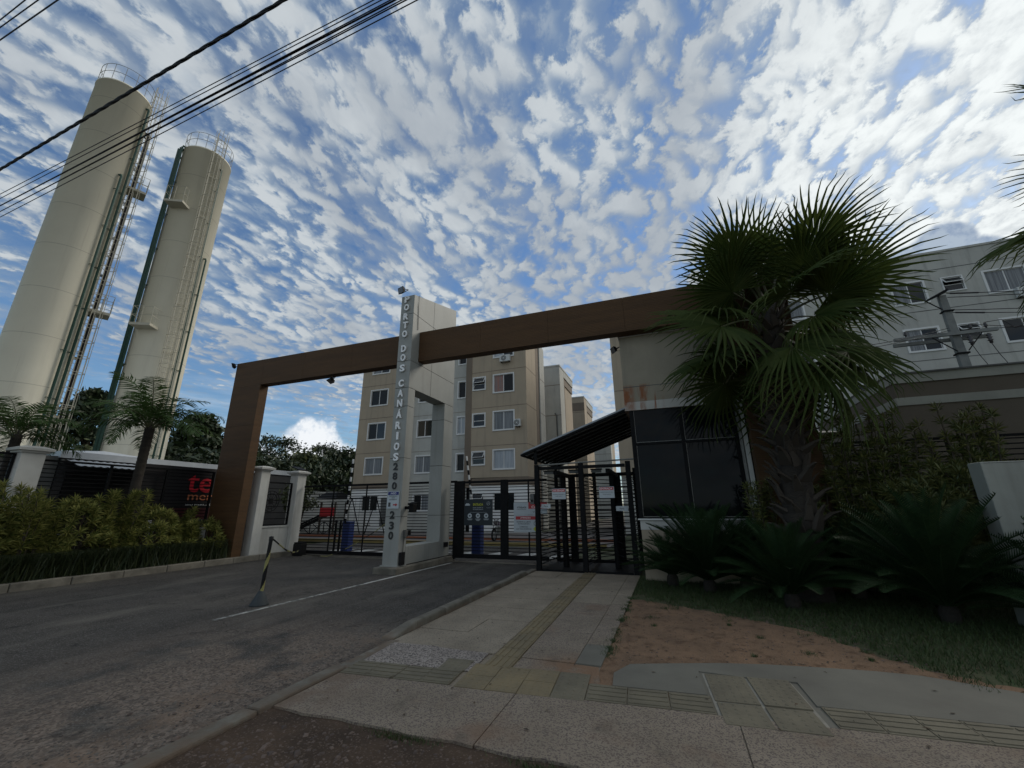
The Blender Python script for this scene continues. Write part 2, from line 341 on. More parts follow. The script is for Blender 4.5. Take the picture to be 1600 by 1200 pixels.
M_shadew = mat('shaded_white_render', (.34, .345, .30), (.27, .275, .24), sc=1.1, rough=.9, extra=ex_stain)  # white render with the shade of this side put into its colour
M_moto = mat('motorcycle_paint', (.05, .02, .06), rough=.3)
M_greenl = mat('inner_lawn', (.035, .055, .02), (.06, .06, .03), sc=1.2, rough=.95)
M_pave = mat('inner_pavement', (.15, .13, .12), (.11, .10, .09), sc=1.5, rough=.9)

# ---------------------------------------------------------------- geometry helpers
class MB:
    def __init__(s): s.v = []; s.f = []; s.mi = []; s.mats = []; s.cur = 0
    def m(s, mt):
        if mt not in s.mats: s.mats.append(mt)
        s.cur = s.mats.index(mt); return s
    def add(s, vs, fs):
        o = len(s.v); s.v.extend([tuple(q) for q in vs]); s.f.extend([tuple(o+i for i in f) for f in fs]); s.mi.extend([s.cur]*len(fs)); return s
    def box(s, x0, x1, y0, y1, z0, z1):
        return s.add([(x0,y0,z0),(x1,y0,z0),(x1,y1,z0),(x0,y1,z0),(x0,y0,z1),(x1,y0,z1),(x1,y1,z1),(x0,y1,z1)],
                     [(0,3,2,1),(4,5,6,7),(0,1,5,4),(1,2,6,5),(2,3,7,6),(3,0,4,7)])
    def hexa(s, b, t):      # bottom four, top four, counter-clockwise from above
        return s.add(list(b)+list(t), [(0,3,2,1),(4,5,6,7),(0,1,5,4),(1,2,6,5),(2,3,7,6),(3,0,4,7)])
    def tube(s, pts, r, n=8, cap=True, r2=None):
        pts = [Vector(p) for p in pts]; k = len(pts); rs = [r+(0 if r2 is None else (r2-r)*i/(k-1)) for i in range(k)]
        o = len(s.v); up = Vector((0, 0, 1))
        for i, p in enumerate(pts):
            d = (pts[min(i+1, k-1)]-pts[max(i-1, 0)]).normalized()
            a = d.cross(up)
            if a.length < .05: a = d.cross(Vector((0, 1, 0)))
            a.normalize(); b = a.cross(d)
            for j in range(n):
                t = 2*math.pi*j/n; s.v.append(tuple(p+(a*math.cos(t)+b*math.sin(t))*rs[i]))
        for i in range(k-1):
            for j in range(n):
                s.f.append((o+i*n+j, o+i*n+(j+1) % n, o+(i+1)*n+(j+1) % n, o+(i+1)*n+j)); s.mi.append(s.cur)
        if cap:
            s.f.append(tuple(o+j for j in range(n))[::-1]); s.mi.append(s.cur)
            s.f.append(tuple(o+(k-1)*n+j for j in range(n))); s.mi.append(s.cur)
        return s
    def bar(s, p, q, w, h=None):     # rectangular bar between two points
        p, q = Vector(p), Vector(q); h = h or w; d = (q-p).normalized(); up = Vector((0, 0, 1))
        a = d.cross(up)
        if a.length < .05: a = Vector((1, 0, 0)) if abs(d.z) > .9 else a
        a = a.normalized()*w/2; b = a.cross(d).normalized()*h/2
        vs = [p-a-b, p+a-b, p+a+b, p-a+b, q-a-b, q+a-b, q+a+b, q-a+b]
        return s.add(vs, [(0,3,2,1),(4,5,6,7),(0,1,5,4),(1,2,6,5),(2,3,7,6),(3,0,4,7)])
    def poly(s, pts, z):
        return s.add([(x, y, z) for x, y in pts], [tuple(range(len(pts)))])
    def slab(s, pts, z0, z1):
        n = len(pts)
        return s.add([(x, y, z0) for x, y in pts]+[(x, y, z1) for x, y in pts],
                     [tuple(range(n))[::-1], tuple(range(n, 2*n))]+[(i, (i+1) % n, n+(i+1) % n, n+i) for i in range(n)])
    def lathe(s, c, prof, n=24, a0=0, a1=2*math.pi):
        o = len(s.v); full = abs(a1-a0-2*math.pi) < 1e-6; k = n if full else n+1
        for r_, z in prof:
            for j in range(k):
                t = a0+(a1-a0)*j/n; s.v.append((c[0]+r_*math.cos(t), c[1]+r_*math.sin(t), c[2]+z))
        for i in range(len(prof)-1):
            for j in range(n):
                j2 = (j+1) % k
                s.f.append((o+i*k+j, o+i*k+j2, o+(i+1)*k+j2, o+(i+1)*k+j)); s.mi.append(s.cur)
        return s
    def mesh(s, name, off=(0, 0, 0), smooth=False):
        me = bpy.data.meshes.new(name)
        v = np.array(s.v, dtype=float).reshape(-1, 3)-np.array(off, dtype=float)
        me.from_pydata(v.tolist(), [], s.f)
        for q in s.mats: me.materials.append(q)
        me.polygons.foreach_set('material_index', s.mi)
        if smooth: me.polygons.foreach_set('use_smooth', [True]*len(s.f))
        me.update(); return me
def wloc(o):
    v = Vector((0, 0, 0))
    while o: v += o.location; o = o.parent
    return v
def link(name, me, parent=None, loc=(0, 0, 0), rot=None, scale=None):
    o = bpy.data.objects.new(name, me); COL.objects.link(o)
    if parent: o.parent = parent
    o.location = loc
    if rot is not None: o.rotation_euler = rot
    if scale is not None: o.scale = (scale,)*3 if isinstance(scale, (int, float)) else scale
    return o
def part(name, mb, mt=None, parent=None, smooth=False, label=None, bev=0, kind=None):   # mesh in world coordinates, hung under an unrotated parent
    if mt is not None and not mb.mats: mb.mats = [mt]
    me = mb.mesh(name, wloc(parent) if parent else (0, 0, 0), smooth)
    o = link(name, me, parent)
    if bev:
        b = o.modifiers.new('bevel', 'BEVEL'); b.width = bev; b.segments = 2; b.limit_method = 'ANGLE'
    if label: o['label'] = label
    if kind: o['kind'] = kind
    return o
def tag(o, label=None, cat=None, group=None, kind=None):
    if label: o['label'] = label
    if cat: o['category'] = cat
    if group: o['group'] = group
    if kind: o['kind'] = kind
    return o
def thing(name, label, cat, loc=(0, 0, 0), group=None, rotz=0):
    o = bpy.data.objects.new(name, None); COL.objects.link(o); o.location = loc; o.rotation_euler = (0, 0, rotz); o.empty_display_size = .2
    return tag(o, label, cat, group)
def kids(o): return [c for c in bpy.data.objects if c.parent == o]
def copy_tree(o, parent=None):
    c = o.copy(); COL.objects.link(c); c.parent = parent
    for ch in list(o.children): copy_tree(ch, c)
    return c
def bx(*a): return MB().box(*a)
_tc = {}
def textmesh(s, size=1.0, ext=.01, bold=0.0):
    k = (s, ext, bold)
    if k not in _tc:
        cu = bpy.data.curves.new('txt', 'FONT'); cu.body = s; cu.size = 1; cu.extrude = ext; cu.offset = bold; cu.align_x = 'CENTER'; cu.align_y = 'CENTER'; cu.resolution_u = 3
        o = bpy.data.objects.new('txt', cu); COL.objects.link(o)
        dg = bpy.context.evaluated_depsgraph_get(); me = bpy.data.meshes.new_from_object(o.evaluated_get(dg))
        bpy.data.objects.remove(o); bpy.data.curves.remove(cu)
        v = np.empty(len(me.vertices)*3); me.vertices.foreach_get('co', v); v = v.reshape(-1, 3)
        v[:, 0] -= (v[:, 0].max()+v[:, 0].min())/2; v[:, 1] -= (v[:, 1].max()+v[:, 1].min())/2
        _tc[k] = (v, [tuple(p.vertices) for p in me.polygons], v[:, 0].max()-v[:, 0].min(), v[:, 1].max()-v[:, 1].min())
    return _tc[k]
def text(name, s, mt, c, w=None, h=None, face='-y', ext=.004, bold=0.0, parent=None, label=None):
    v, f, tw, th = textmesh(s, 1, .5, bold)
    sx = (w/tw) if w else None; sy = (h/th) if h else None
    sx = sx or sy; sy = sy or sx
    q = v*np.array([sx, sy, ext*2])
    if face == '-y': q = np.stack([q[:, 0], -q[:, 2], q[:, 1]], 1)
    elif face == '+x': q = np.stack([q[:, 2], q[:, 0], q[:, 1]], 1)
    mb = MB(); mb.v = (q+np.array(c)).tolist(); mb.f = f; mb.mi = [0]*len(f); mb.mats = [mt]
    return part(name, mb, None, parent, label=label)

# pre-make the lettering meshes while the scene is still empty
for s_ in ['P','O','R','T','D','S','C','A','N','\u00c1','I','2','8','0','3']: textmesh(s_, 1, .5, .034)

# ================================================================ GROUND
def structure(name, mb, mt=None, smooth=False):
    return tag(part(name, mb, mt, None, smooth), kind='structure')
structure('ground', MB().add([(-900,-900,-.08),(900,-900,-.08),(900,900,-.08),(-900,900,-.08)], [(0,1,2,3)]), M_far)
structure('road', MB().slab([(-60,-25),(-3.45,-25),(-3.45,12.2),(-3.4,12.2),(-3.4,17.6),(-16.5,17.6),(-16.5,13.4),(-13.12,12.6),(-13.12,3.6),(-13.6,1.2),(-60,1.0)], -.2, 0.0), M_asphalt)
structure('inner_yard', MB().slab([(-60,17.62),(40,17.62),(40,33),(-60,33)], -.2, -.012), M_greenl)
pv = structure('inner_pavement', MB().slab([(-24,18.1),(-2.5,18.1),(-2.5,26.9),(-24,26.9)], -.15, .02), M_pave)
structure('inner_road', MB().slab([(-8.2,27.2),(-3.2,27.2),(-3.2,90),(-8.2,90)], -.2, -.004), M_asphalt)
for (a, b, c_, d, mt, nm) in ((-24, -2.6, 18.0, 18.12, M_ykerb, 'yellow_kerb'), (-24, -2.6, 20.6, 20.75, M_orange, 'orange_kerb')):
    k_ = structure('painted_kerb', MB().box(a, b, c_, d, -.05, .13), mt)
# zebra bars beyond the gates
zb = structure('road_marking', MB(), M_mark)
for i in range(9):
    x0 = -13.2+i*1.12
    q = part('painted_bar', MB().slab([(x0, 13.9), (x0+.55, 13.9), (x0+.85, 15.3), (x0+.30, 15.3)], -.02, .004), M_mark, zb)
# line from the pylon towards the street (fresh near the pylon, worn out at its end)
ln = structure('lane_line', MB().slab([(-6.50, 12.1), (-6.42, 12.1), (-6.545, 8.3), (-6.625, 8.3)], -.02, .004), M_mark)
part('worn_line', MB().slab([(-6.625, 8.3), (-6.545, 8.3), (-6.66, 5.0), (-6.74, 5.0)], -.02, .004), M_mark2, ln)

# left kerb and planting bed
lk = structure('left_kerb', MB())
yy = -.8
while yy < 12.2:
    L_ = 1.0 if yy < 9 else .9
    s = MB().box(-13.27+rnd.uniform(-.008, .008), -13.10+rnd.uniform(-.008, .008), yy+.006, min(yy+L_, 12.3)-.006, -.1, .165+rnd.uniform(-.006, .006))
    part('kerb_stone', s, M_kerb, lk, bev=.02); yy += L_
structure('planting_bed', MB().slab([(-15.4,-3),(-13.275,-3),(-13.275,12.7),(-15.4,12.7)], -.1, .12), M_soil)
# right kerb: raised by the walk, flush nearer the street
rk = structure('right_kerb', MB())
yy = 5.5; i = 0
part('kerb_stone', MB().hexa([(-3.72,5.0,-.1),(-3.45,5.0,-.1),(-3.40,5.5,-.1),(-3.62,5.5,-.1)], [(-3.66,5.02,.035),(-3.47,5.02,.035),(-3.43,5.5,.135),(-3.57,5.5,.13)]), M_kerb, rk, bev=.02)
while yy < 11.0:
    s = MB().box(-3.58+rnd.uniform(-.01, .01), -3.43, yy+.006, yy+.79, -.1, .125+rnd.uniform(-.012, .008)-(.05 if yy > 10 else 0))
    part('kerb_stone', s, M_kerb, rk, bev=.028); yy += .8
yy = -2.0
while yy < 4.95:
    s = MB().box(-3.47+rnd.uniform(-.012, .012), -3.31, yy+.006, min(yy+.99, 4.98), -.1, .048+rnd.uniform(-.008, .008)-(.02 if yy > 3 else 0))
    part('kerb_stone', s, M_kerb, rk, bev=.02); yy += 1.0

# earth, lawn
def jag(pts, amp, seg, seed):
    r_ = random.Random(seed); out = []
    for i in range(len(pts)):
        a, b = Vector(pts[i]), Vector(pts[(i+1) % len(pts)]); n = max(1, int((b-a).length/seg))
        if (b-a).length > 12: n = 1
        for j in range(n):
            p = a.lerp(b, j/n); out.append((p.x+r_.uniform(-amp, amp), p.y+r_.uniform(-amp, amp)))
    return out
structure('verge', MB().slab([(-3.32,-8),(30,-8),(30,3.4),(-3.32,3.4)], -.1, .012), M_dark)
structure('lawn', MB().slab([(-.86,4.0),(30,4.0),(30,17.6),(-.86,17.6)], -.1, .008), M_lawn)
bound = [(-.84,8.35),(.31,7.75),(1.0,7.35),(1.69,6.80),(2.00,6.1),(2.25,5.68),(2.75,5.52),(4,5.6),(9,6.4),(20,7)]
structure('bare_earth', MB().slab(jag([(-.855,4.3),(.5,4.3),(2.6,5.3),(2.75,5.52),(2.3,5.75),(1.9,6.25),(1.6,6.95),(.9,7.45),(.2,7.85),(-.855,8.4)], .045, .10, 4), -.05, .020), M_red)

# the walk: cast slabs
sw = structure('sidewalk', MB())
part('mortar_bed', MB().slab([(-3.42, 4.2), (-.86, 4.2), (-.86, 11.0), (-3.42, 11.0)], -.07, .016).slab([(-3.3, 3.15), (12, 3.15), (12, 4.6), (2.7, 5.2), (-.7, 4.9), (-3.3, 4.6)], -.07, .0195), M_slab, sw)
def slab(x0, x1, y0, y1, mt, z=.032, nm='paving_slab'):
    g = .005
    part(nm, MB().box(x0+g, x1-g, y0+g, y1-g, -.06, z+rnd.uniform(-.003, .003)), mt, sw)
def tl(y): return -2.0-.027*(y-4.3)        # left edge of the tactile strip
ys = [4.88, 5.55, 6.25, 7.0, 7.75, 8.5, 9.3, 10.15, 11.0]
def qslab(p, mt, z=.032):
    part('paving_slab', MB().slab(p, -.06, z+rnd.uniform(-.003, .003)), mt, sw)
for i in range(len(ys)-1):
    a, b = ys[i]+.005, ys[i+1]-.005
    xm = -2.72+(.03 if i % 2 else -.04)
    qslab([(-3.42, a), (xm-.004, a), (xm-.004, b), (-3.42, b)], M_slab)
    qslab([(xm+.004, a), (tl(a)-.006, a), (tl(b)-.006, b), (xm+.004, b)], M_slab)
    qslab([(tl(a)+.31, a), (-1.12, a), (-1.12, b), (tl(b)+.31, b)], M_slab if i > 3 else M_agg)
    qslab([(-1.112, a), (-.845, a), (-.845, b), (-1.112, b)], M_agg if 1 <= i < 4 else M_grey if i == 0 else M_slab)
# street side walk
A = math.atan(.075); ex = Vector((math.cos(A), math.sin(A))); ey = Vector((-math.sin(A), math.cos(A))); O_ = Vector((-3.3, 3.88))
def Q(u, v): p = O_+ex*u+ey*v; return (p.x, p.y)
def rect(u0, u1, v0, v1): return [Q(u0, v0), Q(u1, v0), Q(u1, v1), Q(u0, v1)]
def bslab(u0, u1, v0, v1, mt, z=.032):
    g = .005; part('paving_slab', MB().slab(rect(u0+g, u1-g, v0+g, v1-g), -.06, z+rnd.uniform(-.003, .003)), mt, sw)
us = [0, 1.85, 3.62, 5.35, 7.1, 8.9, 10.7, 12.5]
for i in range(len(us)-1):
    u0, u1 = us[i], us[i+1]
    lo = jag([Q(u0+.005, -.80), Q(u1-.005, -.86)], .012, .12, 30+i)
    k = len(lo)//2
    bot = [p for p in lo if p[1] < Q((u0+u1)/2, -.5)[1]][:12]
    bot = [(Q(u0+.005+(u1-u0-.01)*j/11, 0)[0]+.0, 3.12+.012*math.sin(j*2.1+i)+.010*math.sin(j*5.3)-.0*j) for j in range(12)]
    top = [Q(u1-.005, -.005), Q(u0+.005, -.005)]
    part('paving_slab', MB().slab(bot+top, -.06, .032+rnd.uniform(-.003, .003)), M_agg, sw)
bslab(.02, 1.28, .355, 1.0, M_agg2)
part('paving_slab', MB().slab([Q(2.14, .96), (-1.12, 4.88), (-1.99, 4.88), Q(1.29, 1.0), Q(1.29, .365)[:2], Q(1.30, .365)], -.06, .030), M_agg, sw) if False else None
part('paving_slab', MB().slab([Q(2.05, .36), Q(2.55, .36), Q(2.50, .80), (-1.0, 4.87), (tl(4.6)+.31, 4.87), (tl(4.5)+.31, 4.55)], -.06, .026), M_agg, sw)
# smooth cement patch right of the crossing
part('cement_patch', MB().slab([Q(2.66, .36), Q(3.46, .36), Q(3.46, .92), (.55, 5.02), (.92, 5.05), Q(4.28, .36), Q(5.6, .36), (2.72, 5.30), (2.66, 5.41), (2.06, 5.60), (1.7, 5.60), (1.2, 5.54), (.75, 5.47), (.3, 5.36), (-.2, 5.18), (-.57, 5.04), (-.70, 4.75)], -.06, .034), M_grey, sw)
part('cement_patch', MB().slab([Q(5.61, .36), Q(12.4, .36), Q(12.4, 1.35), Q(8.5, 1.25), Q(6.6, 1.12), (2.74, 5.42), (2.735, 5.30)], -.06, .031), M_agg, sw)
# tactile tiles
def tile_mesh(w, d, kind, mt, nm):
    b = MB().m(mt); b.box(-w/2, w/2, -d/2, d/2, -.05, 0)
    if kind == 'bar':
        for k in range(4):
            y = -d/2+d*(k+.5)/4; b.box(-w/2+.012, w/2-.012, y-.017, y+.017, 0, .006)
    else:
        nx, ny = max(2, round(w/.075)), max(2, round(d/.075))
        for i in range(nx):
            for j in range(ny):
                x, y = -w/2+w*(i+.5)/nx, -d/2+d*(j+.5)/ny; r_ = .013
                b.add([(x-r_,y-r_,0),(x+r_,y-r_,0),(x+r_,y+r_,0),(x-r_,y+r_,0),(x-r_*.5,y-r_*.5,.005),(x+r_*.5,y-r_*.5,.005),(x+r_*.5,y+r_*.5,.005),(x-r_*.5,y+r_*.5,.005)], [(4,5,6,7),(0,1,5,4),(1,2,6,5),(2,3,7,6),(3,0,4,7)])
    return b.mesh(nm)
tp = structure('tactile_path', MB())
tb1 = tile_mesh(.292, .292, 'bar', M_tact, 'bar_tile'); tb2 = tile_mesh(.292, .345, 'bar', M_tact2, 'bar_tile'); td1 = tile_mesh(.292, .292, 'dot', M_tact, 'dot_tile'); td2 = tile_mesh(.292, .292, 'dot', M_tact2, 'dot_tile')
def tile(me, x, y, rz, z=.034):
    link('tactile_tile', me, tp, (x, y, z+rnd.uniform(-.002, .003)), (rnd.uniform(-.006, .006), rnd.uniform(-.006, .006), rz+rnd.uniform(-.008, .008)))
y = 4.66
while y < 11.0:
    tile(tb1, tl(y)+.15, y, R(90)+.027); y += .2985
for u in [k*.2985+.15 for k in range(0, 4)]: tile(tb2, *Q(u, .175), A)
for a in range(4):
    for b in range(2): tile(td1 if a < 3 else td2, *Q(1.40+a*.2985, .12+b*.2985), A)
tile(td2, *Q(1.06, .50), A)
tb3 = tile_mesh(.337, .345, 'bar', M_tact2, 'bar_tile')
for u in (2.622, 2.966, 3.310): tile(tb3, *Q(u, .175), A)
part('mortar_frame', MB().slab(rect(3.30, 4.46, -.175, .95), -.06, .0235), M_grey, sw)
t1 = tile_mesh(.335, .375, 'dot', M_tact2, 'dot_tile_large'); t2 = tile_mesh(.345, .60, 'dot', M_tact2, 'dot_tile_long')
part('mortar_frame', MB().slab(rect(3.488, 4.240, -.165, .885), -.05, .026), M_mortar, sw)
for k in range(2):
    tile(t1, *Q(3.68+k*.36, .045), A, .036); tile(t2, *Q(3.68+k*.37, .565), A, .036)
for u in [k*.2985+4.45 for k in range(0, 24)]: tile(tb2, *Q(u, .175), A)

# loose stuff: stones on the verge, litter of grit by the kerb
def scatter_stones(name, n, area, s0, s1, mt, seed, z=.015):
    r_ = random.Random(seed); b = MB()
    for _ in range(n):
        x, y = area(r_)
        s = r_.uniform(s0, s1)*(.6+r_.random()**3); h = s*r_.uniform(.35, .7); a = r_.uniform(0, 6.28); ca, sa = math.cos(a), math.sin(a)
        pts = []
        for (px, py, pz) in ((-1,-.7,0),(1,-.8,0),(.9,.8,0),(-.9,.7,0),(-.5,-.4,1),(.6,-.35,.9),(.5,.45,1),(-.45,.4,.85)):
            px *= s*r_.uniform(.8, 1.2); py *= s*r_.uniform(.8, 1.2); pts.append((x+px*ca-py*sa, y+px*sa+py*ca, z-.004+pz*h))
        b.add(pts, [(4,5,6,7),(0,1,5,4),(1,2,6,5),(2,3,7,6),(3,0,4,7)])
    o = part(name, b, mt); o['kind'] = 'stuff'; return o
M_peb = mat('pebble', (.16, .115, .09), (.075, .055, .045), rough=.9, island=True)
M_peb2 = mat('road_grit', (.15, .13, .11), (.055, .045, .038), rough=.9, island=True)
scatter_stones('rubble', 420, lambda r_: (r_.gauss(-2.55, .45), r_.gauss(2.45, .25)), .008, .026, M_peb, 51, .012)
scatter_stones('verge_stones', 2600, lambda r_: (r_.gauss(-2.2, .9) if r_.random() < .6 else r_.uniform(-3.2, 3), r_.uniform(1.6, 3.1)), .004, .013, M_peb, 5, .014)
def gritarea(r_):
    while True:
        x, y = r_.uniform(-6.4, -3.5), r_.uniform(1.4, 5.6)
        if r_.random() < ((x+6.4)/2.9)**.8*(1 if y < 4.2 else (5.6-y)/1.4)*.9: return x, y
scatter_stones('road_grit', 9000, gritarea, .003, .0105, M_peb2, 6, .002)
scatter_stones('earth_pebbles', 3200, lambda r_: (lambda x, y: (x, y))(r_.uniform(-.84, 2.3), r_.uniform(5.05, 8.2)), .003, .012, M_peb, 8, .021)

# ---- grass
def blades(name, n, area, h0, h1, w, mt, seed, z=.01, lean=.5, seg=1):
    g = np.random.default_rng(seed); V_ = []; F_ = []
    P = area(g, n); k = len(P); h = g.uniform(h0, h1, k); a = g.uniform(0, 2*np.pi, k); le = g.uniform(.1, 1, k)*lean*h; b = g.uniform(0, 2*np.pi, k)
    ww = w*g.uniform(.6, 1.3, k)
    dx, dy = np.cos(a)*ww, np.sin(a)*ww; lx, ly = np.cos(b)*le, np.sin(b)*le
    zz = np.full(k, z)
    if seg == 1:
        v = np.stack([np.stack([P[:,0]-dx, P[:,1]-dy, zz], 1), np.stack([P[:,0]+dx, P[:,1]+dy, zz], 1), np.stack([P[:,0]+lx, P[:,1]+ly, zz+h], 1)], 1).reshape(-1, 3)
        f = np.arange(3*k).reshape(-1, 3)
    else:
        c = .55
        v = np.stack([np.stack([P[:,0]-dx, P[:,1]-dy, zz], 1), np.stack([P[:,0]+dx, P[:,1]+dy, zz], 1),
                      np.stack([P[:,0]+dx*.8+lx*.35, P[:,1]+dy*.8+ly*.35, zz+h*.72], 1), np.stack([P[:,0]-dx*.8+lx*.35, P[:,1]-dy*.8+ly*.35, zz+h*.72], 1),
                      np.stack([P[:,0]+lx*1.25, P[:,1]+ly*1.25, zz+h*.78], 1)], 1).reshape(-1, 3)
        i = np.arange(k)*5
        me = bpy.data.meshes.new(name); fl = np.stack([i, i+1, i+2, i+3], 1).tolist()+np.stack([i+3, i+2, i+4], 1).tolist()
        me.from_pydata(v.tolist(), [], fl); me.materials.append(mt); return tag(link(name, me), kind='stuff')
    me = bpy.data.meshes.new(name); me.from_pydata(v.tolist(), [], f.tolist()); me.materials.append(mt)
    return tag(link(name, me), kind='stuff')
bx_ = np.array([p[0] for p in bound]); by_ = np.array([p[1] for p in bound])
def lawn_area(g, n):
    x = g.uniform(-.84, 7.5, n*3); y = g.uniform(5.3, 11.0, n*3)
    edge = np.interp(x, bx_, by_)+.20*np.sin(x*7.3)+.14*np.sin(x*17+1)-.12
    cl = np.sin(x*9+np.sin(y*7)*1.5)*np.sin(y*11+np.sin(x*5))
    d = y-edge
    ok = (d > 0) & ((d > .55) | (cl+g.uniform(-.5, .5, n*3) > .15-.9*d)) & (g.uniform(0, 1, n*3) < np.clip(1.4-(y-6)*.14, .25, 1))
    return np.stack([x[ok], y[ok]], 1)[:n]
blades('lawn_grass', 70000, lawn_area, .025, .075, .0045, M_grass, 3, .006, 1.0)
def tuft_area(g, n):
    y = g.uniform(-2, 10.1, n); x = -13.75+g.normal(0, .16, n); return np.stack([np.clip(x, -14.3, -13.33), y], 1)
blades('border_grass', 26000, tuft_area, .38, .80, .008, M_lir, 5, .12, 1.1, 2)
def sprig_area(g, n):
    c = np.array([(-1.9, 3.08), (-2.1, 3.06), (-.9, 3.05), (-.5, 3.02), (.2, 3.0), (-1.0, 3.04)]); i = g.integers(0, len(c), n)
    return c[i]+g.normal(0, .07, (n, 2))*np.array([1.6, .35])
def weed_area(g, n):
    k = 42; c = np.stack([g.uniform(-.8, 2.4, k), g.uniform(5.4, 8.2, k)], 1); c[:26, 0] = -.84; c[:26, 1] = g.uniform(5.2, 8.4, 26)
    w = g.integers(0, k, n); return c[w]+g.normal(0, 1, (n, 2))*(.012+.05*((w*7919) % 13)/13)[:, None]
blades('dirt_weeds', 2600, weed_area, .015, .05, .0035, M_grass, 19, .018, 1.3)
blades('verge_sprigs', 900, sprig_area, .012, .04, .003, M_grass, 9, .012, 1.1)

# ================================================================ BUILDINGS
def grid_wall(b, x0, x1, z0, z1, y, holes, depth=.10):
    """front wall facing -Y with openings (hx0,hx1,hz0,hz1) and their reveals"""
    xs = sorted({x0, x1, *[h[0] for h in holes], *[h[1] for h in holes]}); zs = sorted({z0, z1, *[h[2] for h in holes], *[h[3] for h in holes]})
    xs = [v for v in xs if x0-1e-6 <= v <= x1+1e-6]; zs = [v for v in zs if z0-1e-6 <= v <= z1+1e-6]
    for i in range(len(xs)-1):
        for j in range(len(zs)-1):
            cx, cz = (xs[i]+xs[i+1])/2, (zs[j]+zs[j+1])/2
            if any(h[0] < cx < h[1] and h[2] < cz < h[3] for h in holes): continue
            b.add([(xs[i], y, zs[j]), (xs[i+1], y, zs[j]), (xs[i+1], y, zs[j+1]), (xs[i], y, zs[j+1])], [(0, 1, 2, 3)])
    for h in holes:
        a0, a1, c0, c1 = h; Y1 = y+depth
        b.add([(a0,y,c0),(a1,y,c0),(a1,y,c1),(a0,y,c1),(a0,Y1,c0),(a1,Y1,c0),(a1,Y1,c1),(a0,Y1,c1)], [(0,4,5,1),(1,5,6,2),(2,6,7,3),(3,7,4,0)])
def window(bd, x0, x1, z0, z1, y, kind='slide', fill=None, trimw=.09, lab=None, open_=False):
    """white render surround, then aluminium sashes with glass; parts: window > pane, curtain"""
    b = MB().m(M_trim); o = .03
    b.box(x0-trimw, x1+trimw, y-o, y+.02, z1, z1+trimw); b.box(x0-trimw, x1+trimw, y-o-.02, y+.02, z0-trimw, z0)
    b.box(x0-trimw, x0, y-o, y+.02, z0, z1); b.box(x1, x1+trimw, y-o, y+.02, z0, z1)
    f = .03
    b.box(x0, x1, y+.04, y+.08, z0, z0+f); b.box(x0, x1, y+.04, y+.08, z1-f, z1); b.box(x0, x0+f, y+.04, y+.08, z0+f, z1-f); b.box(x1-f, x1, y+.04, y+.08, z0+f, z1-f)
    xm = (x0+x1)/2
    if kind == 'slide': b.box(xm-.025, xm+.025, y+.035, y+.085, z0+f, z1-f)
    zt = z0+(z1-z0)*.45
    if kind == 'tilt': b.box(x0+f, x1-f, y+.035, y+.085, zt-.02, zt+.02)
    w = part('window', b, None, bd, label=lab)
    if kind == 'slide':
        for k, (a, c) in enumerate(((x0+f, xm-.025), (xm+.025, x1-f))):
            mt = fill[k] if isinstance(fill, (list, tuple)) else (fill or M_glass)
            part('pane', MB().box(a, c, y+.05, y+.062, z0+f, z1-f), mt, w)
    elif kind == 'tilt':
        part('pane', MB().box(x0+f, x1-f, y+.05, y+.062, z0+f, zt-.02), M_glass, w)
        if open_:
            q = MB().m(M_trim); h = z1-f-zt-.02; dy = .20
            P = [(x0+f, y-dy, zt+.10), (x1-f, y-dy, zt+.10), (x1-f, y+.04, z1-f), (x0+f, y+.04, z1-f)]
            for i in range(4): q.bar(P[i], P[(i+1) % 4], .035)
            part('pane', q, None, w, label='tilted open top sash')
            part('pane', MB().hexa([(P[0][0], P[0][1], P[0][2]-.01), (P[1][0], P[1][1], P[1][2]-.01), (P[1][0], P[1][1]+.012, P[1][2]), (P[0][0], P[0][1]+.012, P[0][2])],
                 [(P[3][0], P[3][1], P[3][2]-.01), (P[2][0], P[2][1], P[2][2]-.01), (P[2][0], P[2][1]+.012, P[2][2]), (P[3][0], P[3][1]+.012, P[3][2])]), M_glass, w)
            part('room_shade', MB().box(x0+f, x1-f, y+.09, y+.10, zt, z1-f), M_dglass, w)
        else: part('pane', MB().box(x0+f, x1-f, y+.05, y+.062, zt+.02, z1-f), M_glass, w)
    elif kind == 'dark':
        part('pane', MB().box(x0+f, x1-f, y+.085, y+.095, z0+f, z1-f), M_dglass, w)
    return w
def hole(x0, x1, z0, z1): return (x0, x1, z0, z1)
def ac_unit(label, x, z, y, w=.75):
    t = thing('air_conditioner', label, 'air conditioner', (x, y, z), 'air conditioning units on the walls')
    part('casing', MB().box(x-w/2, x+w/2, y-.32, y-.06, z, z+.5), M_ac, t, bev=.015)
    cx = x-w*.10
    b = MB().m(M_rubber); prof = []
    n = 20
    for rr_ in (.20, .145, .09):
        for j in range(n):
            a, c = 2*math.pi*j/n, 2*math.pi*(j+1)/n
            b.add([(cx+rr_*math.cos(a), y-.325, z+.25+rr_*math.sin(a)), (cx+rr_*math.cos(c), y-.325, z+.25+rr_*math.sin(c)), (cx+(rr_-.03)*math.cos(c), y-.325, z+.25+(rr_-.03)*math.sin(c)), (cx+(rr_-.03)*math.cos(a), y-.325, z+.25+(rr_-.03)*math.sin(a))], [(0, 1, 2, 3)])
    part('fan_grille', b, None, t)
    part('bracket', MB().box(x-w/2+.08, x-w/2+.11, y-.30, y, z-.04, z-.003).box(x+w/2-.11, x+w/2-.08, y-.30, y, z-.04, z-.003), M_black, t)
    return t

